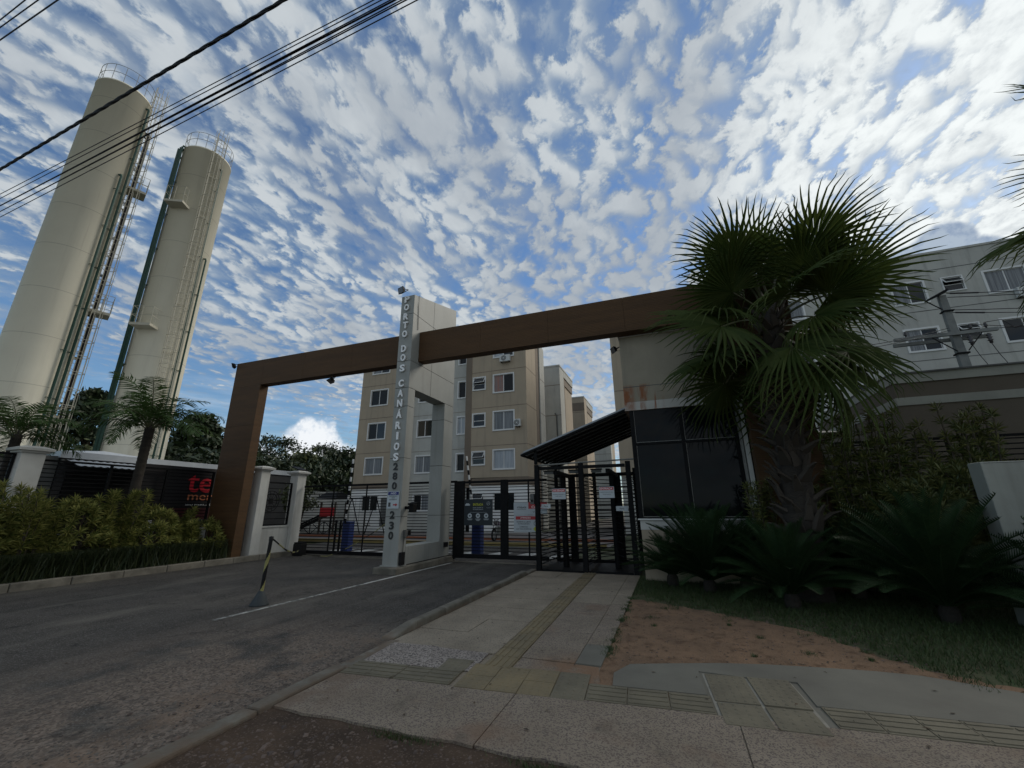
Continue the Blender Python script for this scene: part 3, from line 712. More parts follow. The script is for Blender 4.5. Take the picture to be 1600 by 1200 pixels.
# ---- main block (five storeys), front at Y = 27
bd = thing('apartment_block', 'five storey beige and pale grey apartment block seen through the arch, beside the number pylon', 'apartment block', (-16, 27, 0), 'apartment blocks of the estate')
Yf = 27.0; TOP = 14.3
zr = [(4.20, 5.42), (6.95, 8.20), (9.75, 11.0), (12.5, 13.75)]
zg = (1.45, 2.55)
A_ = [(-22.35, -20.75)]; B_ = [(-18.0, -16.68)]; C_ = [(-14.48, -13.88)]; D_ = [(-12.97, -12.06)]; E_ = [(-11.32, -9.80)]
hA = [hole(*A_[0], *z) for z in zr]+[hole(-19.9, -18.98, *z) for z in zr]
hA2 = [hole(-22.35, -20.9, *zg)]
Yr = Yf+.45      # the pale grey part stands back a little
hB = [hole(*B_[0], *z) for z in zr]+[hole(*C_[0], *z) for z in zr]
hE = [hole(*D_[0], z[0]+.36, z[1]) for z in zr]+[hole(*E_[0], z[0]-.0, z[1]+.05) for z in zr]
b = MB().m(M_beige); grid_wall(b, -23.4, -18.75, 3.45, TOP, Yf, hA); b.box(-23.4, -18.75, Yf+.01, Yf+.02, 3.43, 3.45)
b.add([(-18.75, Yf, 3.45), (-18.75, Yr, 3.45), (-18.75, Yr, TOP), (-18.75, Yf, TOP)], [(0, 1, 2, 3)])
b.add([(-23.4, Yf, 3.45), (-23.4, Yf+5, 3.45), (-23.4, Yf+5, TOP), (-23.4, Yf, TOP)], [(0, 3, 2, 1)])
part('beige_wall', b, None, bd)
b = MB().m(M_lgrey); grid_wall(b, -18.75, -13.62, .0, TOP, Yr, hB+[hole(-18.0, -16.7, *zg), hole(-14.5, -13.9, *zg)])
part('grey_wall', b, None, bd)
b = MB().m(M_brown).box(-13.62, -12.98-.14, Yf-.02, Yf+.6, 2.95, TOP); part('brown_pilaster', b, None, bd)
b = MB().m(M_beige); grid_wall(b, -13.12, -8.8, 3.62, TOP, Yf, hE)
b.add([(-8.8, Yf, 3.62), (-8.8, 29.4, 3.62), (-8.8, 29.4, TOP), (-8.8, Yf, TOP)], [(0, 1, 2, 3)])
part('beige_wall', b, None, bd)
part('brown_pilaster', MB().m(M_brown).box(-9.4, -8.79, 29.4, 30.2, 0, TOP), None, bd)
part('grey_wall', MB().m(M_lgrey).box(-9.6, -8.70, 30.2, 31.5, 0, TOP), None, bd)
b = MB().m(M_gwhite); grid_wall(b, -23.42, -18.75, 0, 3.06, Yf-.01, hA2+[hole(-20.6, -20.0, .35, 2.4)])
b.add([(-18.75, Yf-.01, 0), (-18.75, Yr, 0), (-18.75, Yr, 3.06), (-18.75, Yf-.01, 3.06)], [(0, 1, 2, 3)])
part('ground_floor_wall', b, None, bd)
b = MB().m(M_gwhite); grid_wall(b, -13.12, -8.8, 0, 3.06, Yf-.01, [hole(-12.95, -12.1, 1.75, 2.55), hole(-11.3, -9.8, 1.4, 2.55)])
b.add([(-8.8, Yf-.01, 0), (-8.8, 29.4, 0), (-8.8, 29.4, 3.06), (-8.8, Yf-.01, 3.06)], [(0, 1, 2, 3)])
part('ground_floor_wall', b, None, bd)
part('brown_band', MB().m(M_brown).box(-23.44, -18.73, Yf-.03, Yf+.2, 3.06, 3.45), None, bd)
part('brown_band', MB().m(M_brown).hexa([(-13.0,Yf-.03,3.06),(-8.78,Yf-.03,3.06),(-8.78,29.4,3.06),(-13.0,29.4,3.06)], [(-13.0,Yf-.03,3.58),(-8.78,Yf-.03,3.62),(-8.78,29.4,3.62),(-13.0,29.4,3.62)]), None, bd)
part('roof', MB().m(M_lgrey).box(-23.45, -8.75, Yf-.03, 31.5, TOP, TOP+.16).box(-23.3, -8.9, Yf+.1, 31.4, TOP-.3, TOP-.002), None, bd)
part('rear_wall', MB().m(M_beige).box(-23.38, -9.0, 31.2, 31.4, 0, TOP-.31), None, bd)
# storey joints, thin raised beads shown as recessed lines
for z in (5.84, 8.65, 11.43):
    part('storey_joint', MB().m(M_brown).box(-23.41, -18.76, Yf-.006, Yf+.004, z-.02, z+.02), None, bd)
    part('storey_joint', MB().m(M_brown).box(-18.74, -13.63, Yr-.006, Yr+.004, z-.06, z-.03), None, bd)
    part('storey_joint', MB().m(M_brown).box(-13.1, -8.795, Yf-.006, Yf+.004, z-.02, z+.02).box(-8.805, -8.793, Yf, 29.39, z-.02, z+.02), None, bd)
    part('storey_joint', MB().m(M_brown).box(-8.705, -8.692, 30.21, 31.49, z-.02, z+.02), None, bd)
fl = [M_curt, M_curt]
fA = [(M_curt, M_curt), (M_dglass, M_glass), (M_dglass, M_dglass), (M_curt, M_glass)]
for i, z in enumerate(zr):
    window(bd, *A_[0], *z, Yf, fill=fA[i]); window(bd, -19.9, -18.98, *z, Yf, fill=M_glass)
    window(bd, *B_[0], *z, Yr, fill=[(M_curt, M_curt), (M_glass, M_glass), (M_dglass, M_curt), (M_glass, M_glass)][i])
    window(bd, *C_[0], *z, Yr, kind='slide' if i == 1 else 'dark', fill=(M_curtw, M_curtw), lab='stairwell window with white curtain' if i == 1 else 'dark open stairwell window')
    window(bd, *D_[0], z[0]+.36, z[1], Yf, kind='tilt', open_=i in (0, 2), lab='small bathroom window')
    window(bd, *E_[0], z[0], z[1]+.05, Yf, fill=[(M_curtw, M_curtw), (M_curt, M_curt), (M_curtr, M_dglass), (M_curtw, M_glass)][i], lab=['wide window with white curtains', 'wide window with grey curtains', 'wide half open window with reddish curtain', 'wide top window with shutter'][i])
window(bd, *A_[0][:1], -20.9, *zg, Yf-.01, fill=M_glass); window(bd, -18.0, -16.7, *zg, Yr, fill=(M_dglass, M_curt)); window(bd, -14.5, -13.9, *zg, Yr, kind='dark')
window(bd, -12.95, -12.1, 1.75, 2.55, Yf-.01, kind='tilt', open_=True); window(bd, -11.3, -9.8, 1.4, 2.55, Yf-.01, fill=M_glass)
dr = part('door', MB().m(M_grayw).box(-20.58, -20.02, Yf+.02, Yf+.06, .35, 2.38), None, bd); 
part('core_wall', MB().m(M_dglass).box(-23.2, -9.0, Yf+.62, Yf+.7, 0, TOP-.31), None, bd)
ac_unit('white air conditioner seen end-on at the edge of the curtained window, second floor', -9.42, 7.05, Yf, .42)
ac_unit('white air conditioner with dark fan high on the block, just under the brown beam', -10.35, 11.98, Yf, .8)
# ---- blocks further back along the inner road
def back_block(label, x0, x1, y0, y1, zt, mtf, brown=False, wins=()):
    t = thing('apartment_block', label, 'apartment block', ((x0+x1)/2, y0, 0), 'apartment blocks of the estate')
    hs = [hole(*w) for w in wins]
    b = MB().m(mtf); grid_wall(b, x0, x1, 0, zt, y0, hs)
    part('front_wall', b, None, t)
    part('side_wall', MB().m(mtf).add([(x1, y0, 0), (x1, y0+1.6, 0), (x1, y0+1.6, zt), (x1, y0, zt)], [(0, 1, 2, 3)]), None, t)
    part('side_wall', MB().m(M_beige).box(x1-.6, x1-.14, y0+1.6, y1, 0, zt-1.3), None, t)
    part('brown_band', MB().m(M_brown).box(x1-.6, x1-.06, y0+1.6, y1, zt-1.3, zt-.62), None, t)
    part('brown_pilaster', MB().m(M_brown).box(x1-.5, x1-.07, y0+1.61, y0+2.2, 0, zt-1.32), None, t)
    if brown: part('brown_band', MB().m(M_brown).box(x0, x1+.01, y0-.02, y0+.05, zt-1.6, zt-.62), None, t)
    part('roof', MB().m(M_lgrey).box(x0, x1+.04, y0-.04, y1, zt-.6 if False else zt, zt+.14).box(x1-.6, x1+.01, y0+1.6, y1-.05, zt-.62, zt), None, t)
    part('inner_wall', MB().m(M_dglass).box(x0+.1, x1-.7, y0+.5, y1-.1, 0, zt-.1), None, t)
    for z in range(1, 5): part('storey_joint', MB().m(M_brown).box(x0, x1+.006, y0-.006, y0+.004, zt-2.8*z+1.0, zt-2.8*z+1.05), None, t)
    for w in wins: window(t, *w, y0, kind='dark', trimw=.14)
    return t
bb = back_block('second apartment block back with pale grey end wall, behind the nearest block', -14.5, -8.2, 35.0, 40.6, 14.0, M_lgrey, wins=[(-10.75, -9.98, z, z+1.45) for z in (4.5, 7.3, 10.1)])
part('downpipe', MB().m(M_grayw).tube([(-8.75, 34.9, 9.6), (-8.6, 34.9, 9.4), (-8.6, 34.9, 0)], .06, 6), None, bb)
back_block('third apartment block back with dark brown band below its roof', -14.5, -8.3, 47.4, 53.6, 14.1, M_beige, True, wins=[(-10.65, -9.9, z, z+1.45) for z in (7.3, 10.0)])
back_block('farthest small pale apartment block at the end of the inner road', -14.5, -7.3, 62.0, 68, 13.6, M_lgrey)

# ---- right block behind the guardhouse and the fan palm
wb = thing('apartment_block', 'pale grey apartment block on the right behind the fan palm and the utility pole', 'apartment block', (8, 27, 0), 'apartment blocks of the estate')
rz_ = [(1.45, 2.6), (3.9, 5.1), (6.68, 7.88), (9.47, 10.66), (12.25, 13.45)]; RT = 15.05
hs = []; ws = []
for i, z in enumerate(rz_):
    for (a, c) in ((17.08, 18.66), (13.10, 14.47), (7.2, 8.7), (3.6, 5.0), (21.5, 23)):
        ws.append((a, c, z[0], z[1], 'slide', i))
    for (a, c) in ((15.33, 16.15), (10.2, 11.0), (-.2, .6)):
        ws.append((a, c, z[0]+.42, z[1], 'tilt', i))
b = MB().m(M_lgrey); grid_wall(b, -2.68, 26, 0, RT, 27, [w[:4] for w in ws]); part('grey_wall', b, None, wb)
part('beige_wall', MB().m(M_beige).box(-2.69, -.9, 26.95, 27.05, 3.4, RT-.4), None, wb)
part('side_wall', MB().m(M_lgrey).box(-2.67, -2.5, 27.05, 40, 0, RT), None, wb)
part('side_wall', MB().m(M_lgrey).box(25.8, 26, 27.05, 40, 0, RT), None, wb)
part('brown_panel', MB().m(M_brown).box(19.0, 20.3, 26.96, 27.01, 3.4, 14.4), None, wb)
part('roof', MB().m(M_lgrey).box(-2.72, 26.04, 26.95, 40, RT, RT+.12), None, wb)
for z in (3.3, 6.1, 8.9, 11.7, 14.05):
    part('storey_joint', MB().m(M_grayw).box(-.88, 18.95, 26.992, 27.004, z-.02, z+.02), None, wb)
    part('storey_joint', MB().m(M_brown).box(-2.66, -.92, 26.942, 26.952, z-.02, z+.02), None, wb)
cyc = [(M_curt, M_curt), (M_curt, M_glass), (M_glass, M_curt), (M_glass, M_glass)]
for k, w in enumerate(ws):
    window(wb, *w[:4], 27, kind=w[4], fill=cyc[k % 4] if not (w[0] == 17.08 and w[5] >= 3) else ((M_curt, M_curt) if w[5] == 4 else (M_glass, M_glass)), trimw=.10 if w[4] == 'slide' else .06, open_=w[4] == 'tilt' and w[0] == 15.33)
part('inner_wall', MB().m(M_dglass).box(-2.4, 25.7, 27.6, 27.7, 0, RT-.1), None, wb)
ac_unit('round-fan air conditioner below the topmost right window, at the right edge of the photo', 18.35, 11.72, 27, .85)

# ---- low service building with pale bands, right
lb = thing('service_building', 'low brown building with two pale bands behind the slatted fence on the right', 'building', (12, 13, 0))
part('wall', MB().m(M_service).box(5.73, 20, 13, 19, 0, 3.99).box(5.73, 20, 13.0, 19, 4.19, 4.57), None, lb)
part('pale_band', MB().m(M_shadew).box(5.71, 20, 12.97, 19.02, 4.57, 4.80), None, lb)
part('pale_band', MB().m(M_shadew).box(5.715, 20, 12.975, 19.01, 3.99, 4.19), None, lb)
part('coping', MB().m(M_grayw).box(5.69, 20.02, 12.93, 19.04, 4.80, 4.84), None, lb)
for a in (8.3, 10.2, 12.1):
    w_ = part('window', MB().m(M_galv).box(a, a+1.7, 12.93, 12.985, 2.9, 2.96).box(a, a+1.7, 12.93, 12.985, 2.0, 2.05).box(a+.82, a+.88, 12.93, 12.985, 2.05, 2.9), None, lb)
    part('pane', MB().box(a, a+1.7, 12.965, 12.98, 2.05, 2.9), M_tint, w_)
part('white_band', MB().m(M_white).box(8.0, 20, 12.95, 12.99, 2.98, 3.22), None, lb)

# ---- community room and boundary wall behind the playground
cr = thing('community_room', 'single storey white room with dark windows behind the emblem fence panel', 'building', (-31, 22, 0))
b = MB().m(M_white); grid_wall(b, -38, -24.6, 0, 2.75, 22, [hole(-30.2, -28.2, .7, 1.75), hole(-27.6, -26.1, .7, 1.75)]); b.box(-38, -37.8, 22.01, 27, 0, 2.75).box(-24.8, -24.6, 22.01, 27, 0, 2.75)
part('wall', b, None, cr); part('roof', MB().m(M_white).box(-38.1, -24.5, 21.9, 27, 2.75, 2.9), None, cr)
for a, c in ((-30.2, -28.2), (-27.6, -26.1)):
    w_ = part('window', MB().m(M_trim).box((a+c)/2-.03, (a+c)/2+.03, 22.03, 22.08, .7, 1.75).box(a, c, 21.96, 22.05, .64, .70), None, cr); part('pane', MB().box(a, c, 22.05, 22.06, .71, 1.74), M_glass, w_)
bw = thing('boundary_wall', 'plain white boundary wall behind the playground swing frame', 'wall', (-40, 31, 0))
part('wall_face', MB().m(M_white).box(-62, -23.6, 31, 31.2, 0, 2.75), None, bw)

# ---- market on the left
mk = thing('market_building', 'low dark shop building with white parapet behind the left bushes', 'building', (-21, 9, 0))
part('wall', MB().m(M_mkt).box(-30, -17.0, 7.0, 16, 0, 3.12), None, mk)
part('parapet', MB().m(M_roofw).box(-30.05, -16.95, 6.95, 16.05, 3.16, 3.36), None, mk)
part('roof_box', MB().m(M_roofw).hexa([(-26,7.4,3.38),(-17.3,7.4,3.38),(-17.3,9.7,3.38),(-26,9.7,3.38)], [(-26,7.6,3.52),(-18.4,7.6,3.52),(-17.5,8.2,3.52),(-26,9.5,3.52)]), None, mk)
part('grey_side_wall', MB().m(M_grayw).box(-17.6, -17.05, 5.4, 6.98, 0, 3.2), None, mk)
part('dark_panel', MB().m(M_dglass).box(-16.99, -16.96, 7.2, 9.6, .4, 2.75), None, mk)
part('lit_strip', MB().m(M_roofw).box(-16.99, -16.93, 9.62, 9.95, 1.0, 2.8), None, mk)
aw = MB().m(M_roofw); n = 26
for i in range(n):
    y0, y1 = 7.1+i*(2.4/n), 7.1+(i+1)*(2.4/n); d = .03 if i % 2 else 0
    aw.add([(-16.95, y0, 3.13-d), (-16.28, y0, 2.92-d), (-16.28, y1, 2.92-(.03-d)), (-16.95, y1, 3.13-(.03-d))], [(0, 1, 2, 3)])
    aw.add([(-16.95, y0, 3.115-d), (-16.28, y0, 2.905-d), (-16.28, y1, 2.905-(.03-d)), (-16.95, y1, 3.115-(.03-d))], [(3, 2, 1, 0)])
part('awning', aw, None, mk, label='white corrugated metal awning')
part('roof_gable', MB().m(M_grayw).box(-17.02, -16.9, 7.0, 7.05, 3.0, 3.12), None, mk)

# ================================================================ ENTRANCE ARCH
ar = thing('entrance_arch', 'brown clad entrance arch whose long beam crosses the number pylon above both gates', 'arch', (-14.03, 10.3, 0))
y0, y1 = 10.15, 10.47; zt, zb_ = 6.88, 5.91
def clad(x0, x1, z0, z1, ya=y0, yb=y1, g=.002): part('cladding_panel', MB().box(x0+g, x1-g, ya, yb, z0+g, z1-g), M_clad, ar, bev=.003)
for (z0, z1) in ((.12, 1.55), (1.55, 3.0), (3.0, 4.45), (4.45, 5.91)): clad(-14.73, -13.33, z0, z1)
xs = [-14.73, -13.33, -11.4, -9.35, -7.26]
for a, b in zip(xs[:-1], xs[1:]): clad(a, b, zb_, zt)
xs = [-6.775, -4.7, -2.65, -.6, 1.22, 3.03]
for a, b in zip(xs[:-1], xs[1:]): clad(a, b, zb_, zt)
for (z0, z1) in ((0, 1.55), (1.55, 3.0), (3.0, 4.45), (4.45, 5.91)): clad(1.82, 3.03, z0, z1)
part('core', MB().box(-14.70, -13.36, 10.18, 10.44, .1, 5.95).box(-14.70, -7.27, 10.18, 10.44, 5.94, 6.85).box(-6.77, 3.0, 10.18, 10.44, 5.94, 6.85).box(1.85, 3.0, 10.18, 10.44, 0, 5.95), M_rubber, ar)

# ================================================================ NUMBER PYLON
py = thing('entrance_pylon', 'tall pale grey pylon with a window-like opening and vertical white lettering between the two gates', 'pylon', (-7.0, 11, 0))
xa, xb = -7.25, -6.78; g = .005
def topz(y): return 8.0+(y-9.75)*(8.72-8.0)/(12.5-9.75)
def blk(ya, yb, z0, z1, sl=False):
    b = MB()
    if sl: b.hexa([(xa,ya+g,z0+g),(xb,ya+g,z0+g),(xb,yb-g,z0+g),(xa,yb-g,z0+g)], [(xa,ya+g,topz(ya)),(xb,ya+g,topz(ya)),(xb,yb-g,topz(yb)),(xa,yb-g,topz(yb))])
    else: b.box(xa, xb, ya+g, yb-g, z0+g, z1-g)
    part('panel', b, M_pylon, py, bev=.006)
jz = [.17, 1.39, 2.95, 4.43, 4.99]
for a, b in zip(jz[:-1], jz[1:]): blk(9.75, 10.10, a, b); 
for a, b in zip([.17, 1.39, 2.92, 4.43], [1.39, 2.92, 4.43, 4.99]): blk(11.88, 12.5, a, b)
blk(10.10, 11.88, .17, .63)
for (a, b) in ((9.75, 10.95), (10.95, 12.5)):
    blk(a, b, 4.99, 5.83); blk(a, b, 5.83, 7.37); blk(a, b, 7.37, 8.0, True)
part('core', MB().box(xa+.012, xb-.012, 9.765, 10.09, .15, 8.0).box(xa+.012, xb-.012, 11.89, 12.49, .15, 8.0).box(xa+.012, xb-.012, 9.77, 12.48, 5.005, 7.99).box(xa+.012, xb-.012, 10.0, 12.0, .15, .615), M_rubber, py)
part('plinth', MB().box(-7.36, -6.64, 9.52, 12.55, -.05, .155), M_kerb, py, bev=.03)
part('base_trim', MB().box(-7.285, -6.745, 9.715, 10.12, .157, .185), M_pylon, py)
part('cable', MB().tube([(-6.76, 10.0, 8.08), (-6.765, 9.98, 7.7), (-6.765, 10.02, 6.9)], .008, 5), M_wire, py)
LET = list(zip("PORTO", (7.86, 7.58, 7.27, 6.98, 6.69)))+list(zip("DOS", (6.21, 5.92, 5.59)))+list(zip("CAN\u00c1RIOS", (5.12, 4.82, 4.53, 4.21, 3.89, 3.60, 3.30, 3.02)))
DIG = list(zip("280", (2.72, 2.46, 2.20)))+list(zip("230", (1.44, 1.17, .92)))
LET = [(c, z) for c, z in LET]
LET = list(zip("PORTO", (7.86, 7.58, 7.27, 6.98, 6.69)))+list(zip("DOS", (6.21, 5.92, 5.59)))+list(zip("CAN\u00c1RIOS", (5.12, 4.82, 4.52, 4.19, 3.87, 3.57, 3.27, 2.98)))
for c, z in LET:
    h = .205 if c != '\u00c1' else .25
    text('letter', c, M_letter, (-7.02, 9.715, z+(.02 if c == '\u00c1' else 0)), w=.06 if c == 'I' else .165, h=h*1.06, ext=.018, bold=.034, parent=py)
for c, z in DIG: text('digit', c, M_ink, (-7.03, 9.742, z), w=.15, h=.20, ext=.004, bold=.034, parent=py)
sg = thing('notice_sign', 'small white notice with blue header and red arrow on the pylon between the two numbers', 'sign', (-7.03, 9.74, 1.83))
part('board', bx(-7.22, -6.84, 9.735, 9.747, 1.60, 2.055), M_wsign, sg)
part('header', bx(-7.20, -6.86, 9.731, 9.734, 1.955, 2.04), M_bluesign, sg)
text('lettering', 'AVISO', M_letter, (-7.03, 9.7295, 1.997), w=.18, h=.05, ext=.001, parent=sg)
for s_, z in (('ENTREGAS E', 1.925), ('TAXI E', 1.88), ('MOTORISTAS', 1.835)): text('lettering', s_, M_ink, (-7.03, 9.733, z), w=.24 if len(s_) > 7 else .11, h=.026, ext=.001, parent=sg)
ab = MB().box(-7.02, -6.93, 9.731, 9.734, 1.685, 1.715); ab.add([(-6.94,9.731,1.655),(-6.88,9.731,1.70),(-6.94,9.731,1.745)], [(0,1,2)])
part('arrow', ab, M_redsign, sg)
part('pictogram', bx(-7.17, -7.12, 9.731, 9.734, 1.65, 1.76).box(-7.11, -7.10, 9.731, 9.734, 1.65, 1.76), M_ink, sg)
def camera_box(name, label, x, y, z):
    t = thing(name, label, 'camera', (x, y, z))
    part('arm', bx(x, x+.20, y-.05, y+.03, z-.04, z+.04), M_black, t)
    part('housing', MB().box(x+.16, x+.30, y-.10, y+.08, z-.12, z+.10), M_black, t, bev=.015)
    part('hood', MB().add([(x+.14,y-.12,z+.10),(x+.32,y-.12,z+.12),(x+.32,y+.1,z+.13),(x+.14,y+.1,z+.16)], [(0,1,2,3)]).box(x+.14, x+.32, y-.13, y-.115, z+.07, z+.12), M_black, t)
camera_box('access_reader', 'black access reader on a short arm on the pylon side at sign height', -6.775, 9.98, 1.62)
t = thing('junction_box', 'small grey junction box and conduit low on the side of the pylon', 'junction box', (-6.77, 9.95, 0))
part('box', bx(-6.775, -6.70, 9.92, 10.05, .88, 1.05), M_grayw, t); part('cover', bx(-6.775, -6.66, 10.05, 10.12, .9, 1.04), M_black, t)
part('conduit', MB().tube([(-6.755, 9.95, .88), (-6.755, 9.93, .45), (-6.755, 9.90, .22)], .015, 6), M_grayw, t)
part('outlet', bx(-6.775, -6.71, 9.80, 9.98, .19, .50), M_rubber, t)
t = thing('gate_sensor', 'tiny black sensor on the rear leg of the pylon near the right gate', 'sensor', (-6.76, 12.2, .5))
part('housing', bx(-6.775, -6.68, 12.14, 12.26, .44, .58), M_rubber, t); part('wire', MB().tube([(-6.70, 12.26, .56), (-6.6, 12.4, .5), (-6.55, 12.45, .15)], .006, 5), M_wire, t)

def floodlight(label, p, d, s=1.0):
    p = Vector(p); t = thing('floodlight', label, 'floodlight', p, 'floodlights of the entrance')
    d = Vector(d).normalized(); r_ = d.cross(Vector((0, 0, 1))).normalized(); u_ = r_.cross(d)
    def pt(a, b, c): return p+r_*a*s+u_*b*s+d*c*s
    q = [(-.13, -.10), (.13, -.10), (.13, .10), (-.13, .10)]
    part('housing', MB().hexa([pt(a*.7, b*.7, -.07) for a, b in q], [pt(a, b, .03) for a, b in q]), M_black, t)
    part('glass', MB().hexa([pt(a*.88, b*.88, .031) for a, b in q], [pt(a*.88, b*.88, .036) for a, b in q]), M_lamp, t)
    part('bracket', MB().bar(pt(-.14, 0, -.02), pt(-.14, .0, -.16), .015).bar(pt(.14, 0, -.02), pt(.14, 0, -.16), .015).bar(pt(-.14, 0, -.16), pt(.14, 0, -.16), .015), M_black, t)
    return t
floodlight('square floodlight tilted on top of the pylon', (-7.16, 9.58, 8.13), (-.35, -1, -.25), 1.0)
t = floodlight('square floodlight hanging under the left beam', (-10.25, 10.28, 5.73), (-.2, -.6, -1), 1.0)
part('hanger', bx(-10.14, -10.12, 10.25, 10.27, 5.72, 5.91), M_black, t)
floodlight('small floodlight at the left top corner of the arch', (-14.85, 10.10, 6.80), (-1, -.7, -.35), .85)
floodlight('small floodlight on the upper left edge of the guardhouse', (-.98, 10.62, 5.62), (-.9, -.6, -.5), .8)

# ================================================================ PILLARS, FENCES
def pillar(label, x0, x1, ya, yb, zb=.1, zt=3.0, grp='capped pillars of the boundary fence', mt=None):
    t = thing('fence_pillar', label, 'pillar', ((x0+x1)/2, (ya+yb)/2, zb), grp)
    part('shaft', bx(x0, x1, ya, yb, zb, zt), mt or M_white, t, bev=.01)
    part('neck', bx(x0-.04, x1+.04, ya-.04, yb+.04, zt, zt+.05), mt or M_white, t)
    q = lambda e, z: [(x0-e, ya-e, z), (x1+e, ya-e, z), (x1+e, yb+e, z), (x0-e, yb+e, z)]
    part('cap', MB().hexa(q(.10, zt+.05), q(.11, zt+.11)).hexa(q(.10, zt+.111), q(-.05, zt+.17)), mt or M_white, t)
    return t
pillar('pale capped pillar at the left edge behind the variegated bushes', -15.0, -14.58, 5.28, 5.72)
pillar('pale capped pillar touching the right side of the brown arch leg', -13.66, -13.30, 10.75, 11.1, .1, 2.92)
p3 = pillar('pale capped pillar with a black lamp on top, left of the sliding gate', -13.66, -13.28, 12.30, 12.70, .1, 2.88)
t = thing('pillar_lamp', 'black tilted panel lamp on top of the pillar by the left gate', 'lamp', (-13.47, 12.5, 3.05))
part('panel', MB().hexa([(-13.72,12.3,3.20),(-13.30,12.3,3.06),(-13.30,12.7,3.06),(-13.72,12.7,3.20)], [(-13.72,12.3,3.225),(-13.30,12.3,3.085),(-13.30,12.7,3.085),(-13.72,12.7,3.225)]), M_black, t)
part('foot', bx(-13.55, -13.45, 12.45, 12.55, 3.05, 3.14), M_black, t)
pillar('shaded capped pillar on the right between the palm trunk and the dark shrubs', 2.98, 3.50, 10.85, 11.35, 0, 3.0)

def slat_fence(label, p, q, z0, z1, pitch, posts, wall=None, grp='black slatted fence panels', rail=.05, sl=.024):
    """horizontal flat bars between p and q (plan points)"""
    p, q = Vector((*p, 0)), Vector((*q, 0)); t = thing('slatted_fence', label, 'fence', ((p.x+q.x)/2, (p.y+q.y)/2, z0), grp)
    z = z0+pitch
    while z < z1-.04:
        part('slat', MB().bar(p+Vector((0, 0, z)), q+Vector((0, 0, z)), .02, sl), M_black, t); z += pitch
    for zz in (z0, z1): part('rail', MB().bar(p+Vector((0, 0, zz)), q+Vector((0, 0, zz)), rail, rail), M_black, t)
    L = (q-p).length
    for i in range(posts+1):
        c = p.lerp(q, i/posts); part('post', MB().bar(c+Vector((0, 0, z0)), c+Vector((0, 0, z1+.02)), rail+.006), M_black, t)
    return t
def lowwall(label, x0, x1, ya, yb, z0, z1):
    t = thing('low_wall', label, 'wall', ((x0+x1)/2, (ya+yb)/2, 0), 'low white walls under the fences'); part('wall_face', bx(x0, x1, ya, yb, z0, z1), M_white, t); part('coping', bx(x0-.03, x1+.03, ya, yb, z1, z1+.05), M_white, t)
lowwall('low white wall under the slatted fence behind the left bushes', -14.9, -14.7, 5.74, 10.14, 0, 1.0)
lowwall('low white wall between the two pillars right of the arch leg', -13.62, -13.42, 11.12, 12.28, .05, 1.0)
lowwall('low white wall at the far left edge of the photo', -14.9, -14.7, -3, 5.26, 0, 1.0)
slat_fence('black slatted fence in front of the awning and the red lettered banner', (-14.8, 5.76), (-14.8, 10.12), 1.08, 2.86, .105, 3)
slat_fence('black slatted fence at the far left edge, left of the capped pillar', (-14.8, -3.0), (-14.8, 5.24), 1.08, 2.96, .105, 5)
slat_fence('short black slatted fence panel between the two pillars with the round emblem', (-13.52, 11.13), (-13.52, 12.27), 1.08, 2.55, .21, 1)
# banner behind the fence
bn = thing('shop_banner', 'black banner with red and orange lettering behind the fence left of the arch leg', 'banner', (-14.95, 9.2, 1.1))
part('sheet', bx(-15.02, -15.0, 8.0, 10.9, 1.32, 3.0), M_ban, bn); part('lower_band', bx(-14.998, -14.994, 8.9, 10.9, 1.32, 1.68), M_banr, bn)
text('lettering', 'te', M_ltred, (-14.98, 9.86, 2.47), w=.84, h=.56, face='+x', ext=.005, bold=.012, parent=bn)
text('lettering', 'merc', M_ltor, (-14.98, 10.03, 2.02), w=1.0, h=.17, face='+x', ext=.005, bold=.0, parent=bn)
text('lettering', 'SEU MERCADO', M_letter, (-14.98, 10.0, 1.79), w=1.0, h=.055, face='+x', ext=.003, bold=.01, parent=bn)
# round emblem
em = thing('round_emblem', 'round black wire emblem on the short fence panel beside the arch', 'emblem', (-13.45, 11.4, 1.75))
b = MB()
for r_ in (.34, .25): b.tube([(-13.46, 11.42+r_*math.cos(a*math.pi/12), 1.9+r_*1.05*math.sin(a*math.pi/12)) for a in range(25)], .013, 5, False)
for k in range(12):
    a = k*math.pi/6; b.tube([(-13.46, 11.42+.05*math.cos(a), 1.9+.05*math.sin(a)), (-13.46, 11.42+.33*math.cos(a+.25), 1.9+.345*math.sin(a+.25))], .008, 4)
part('ring', b, M_black, em); part('centre', MB().lathe((0, 0, 0), [(0, 0)], 8) if False else bx(-13.47, -13.45, 11.34, 11.50, 1.80, 1.98), M_black, em)
slat_fence('black slatted fence on the right behind the dark shrubs', (3.52, 11.1), (9.5, 11.1), 1.05, 2.90, .105, 3)
lowwall('low wall under the right slatted fence', 3.52, 9.5, 11.02, 11.2, 0, 1.0)
t = thing('white_wall_block', 'thick white rendered wall block coloured darker for shade at the right edge of the photo', 'wall', (5.6, 8.1, 0)); part('block', bx(4.27, 7.6, 8.0, 8.3, 0, 2.17), M_shadew, t, bev=.012); part('edge_line', bx(4.30, 7.6, 7.996, 7.999, 2.150, 2.156), M_grayw, t)

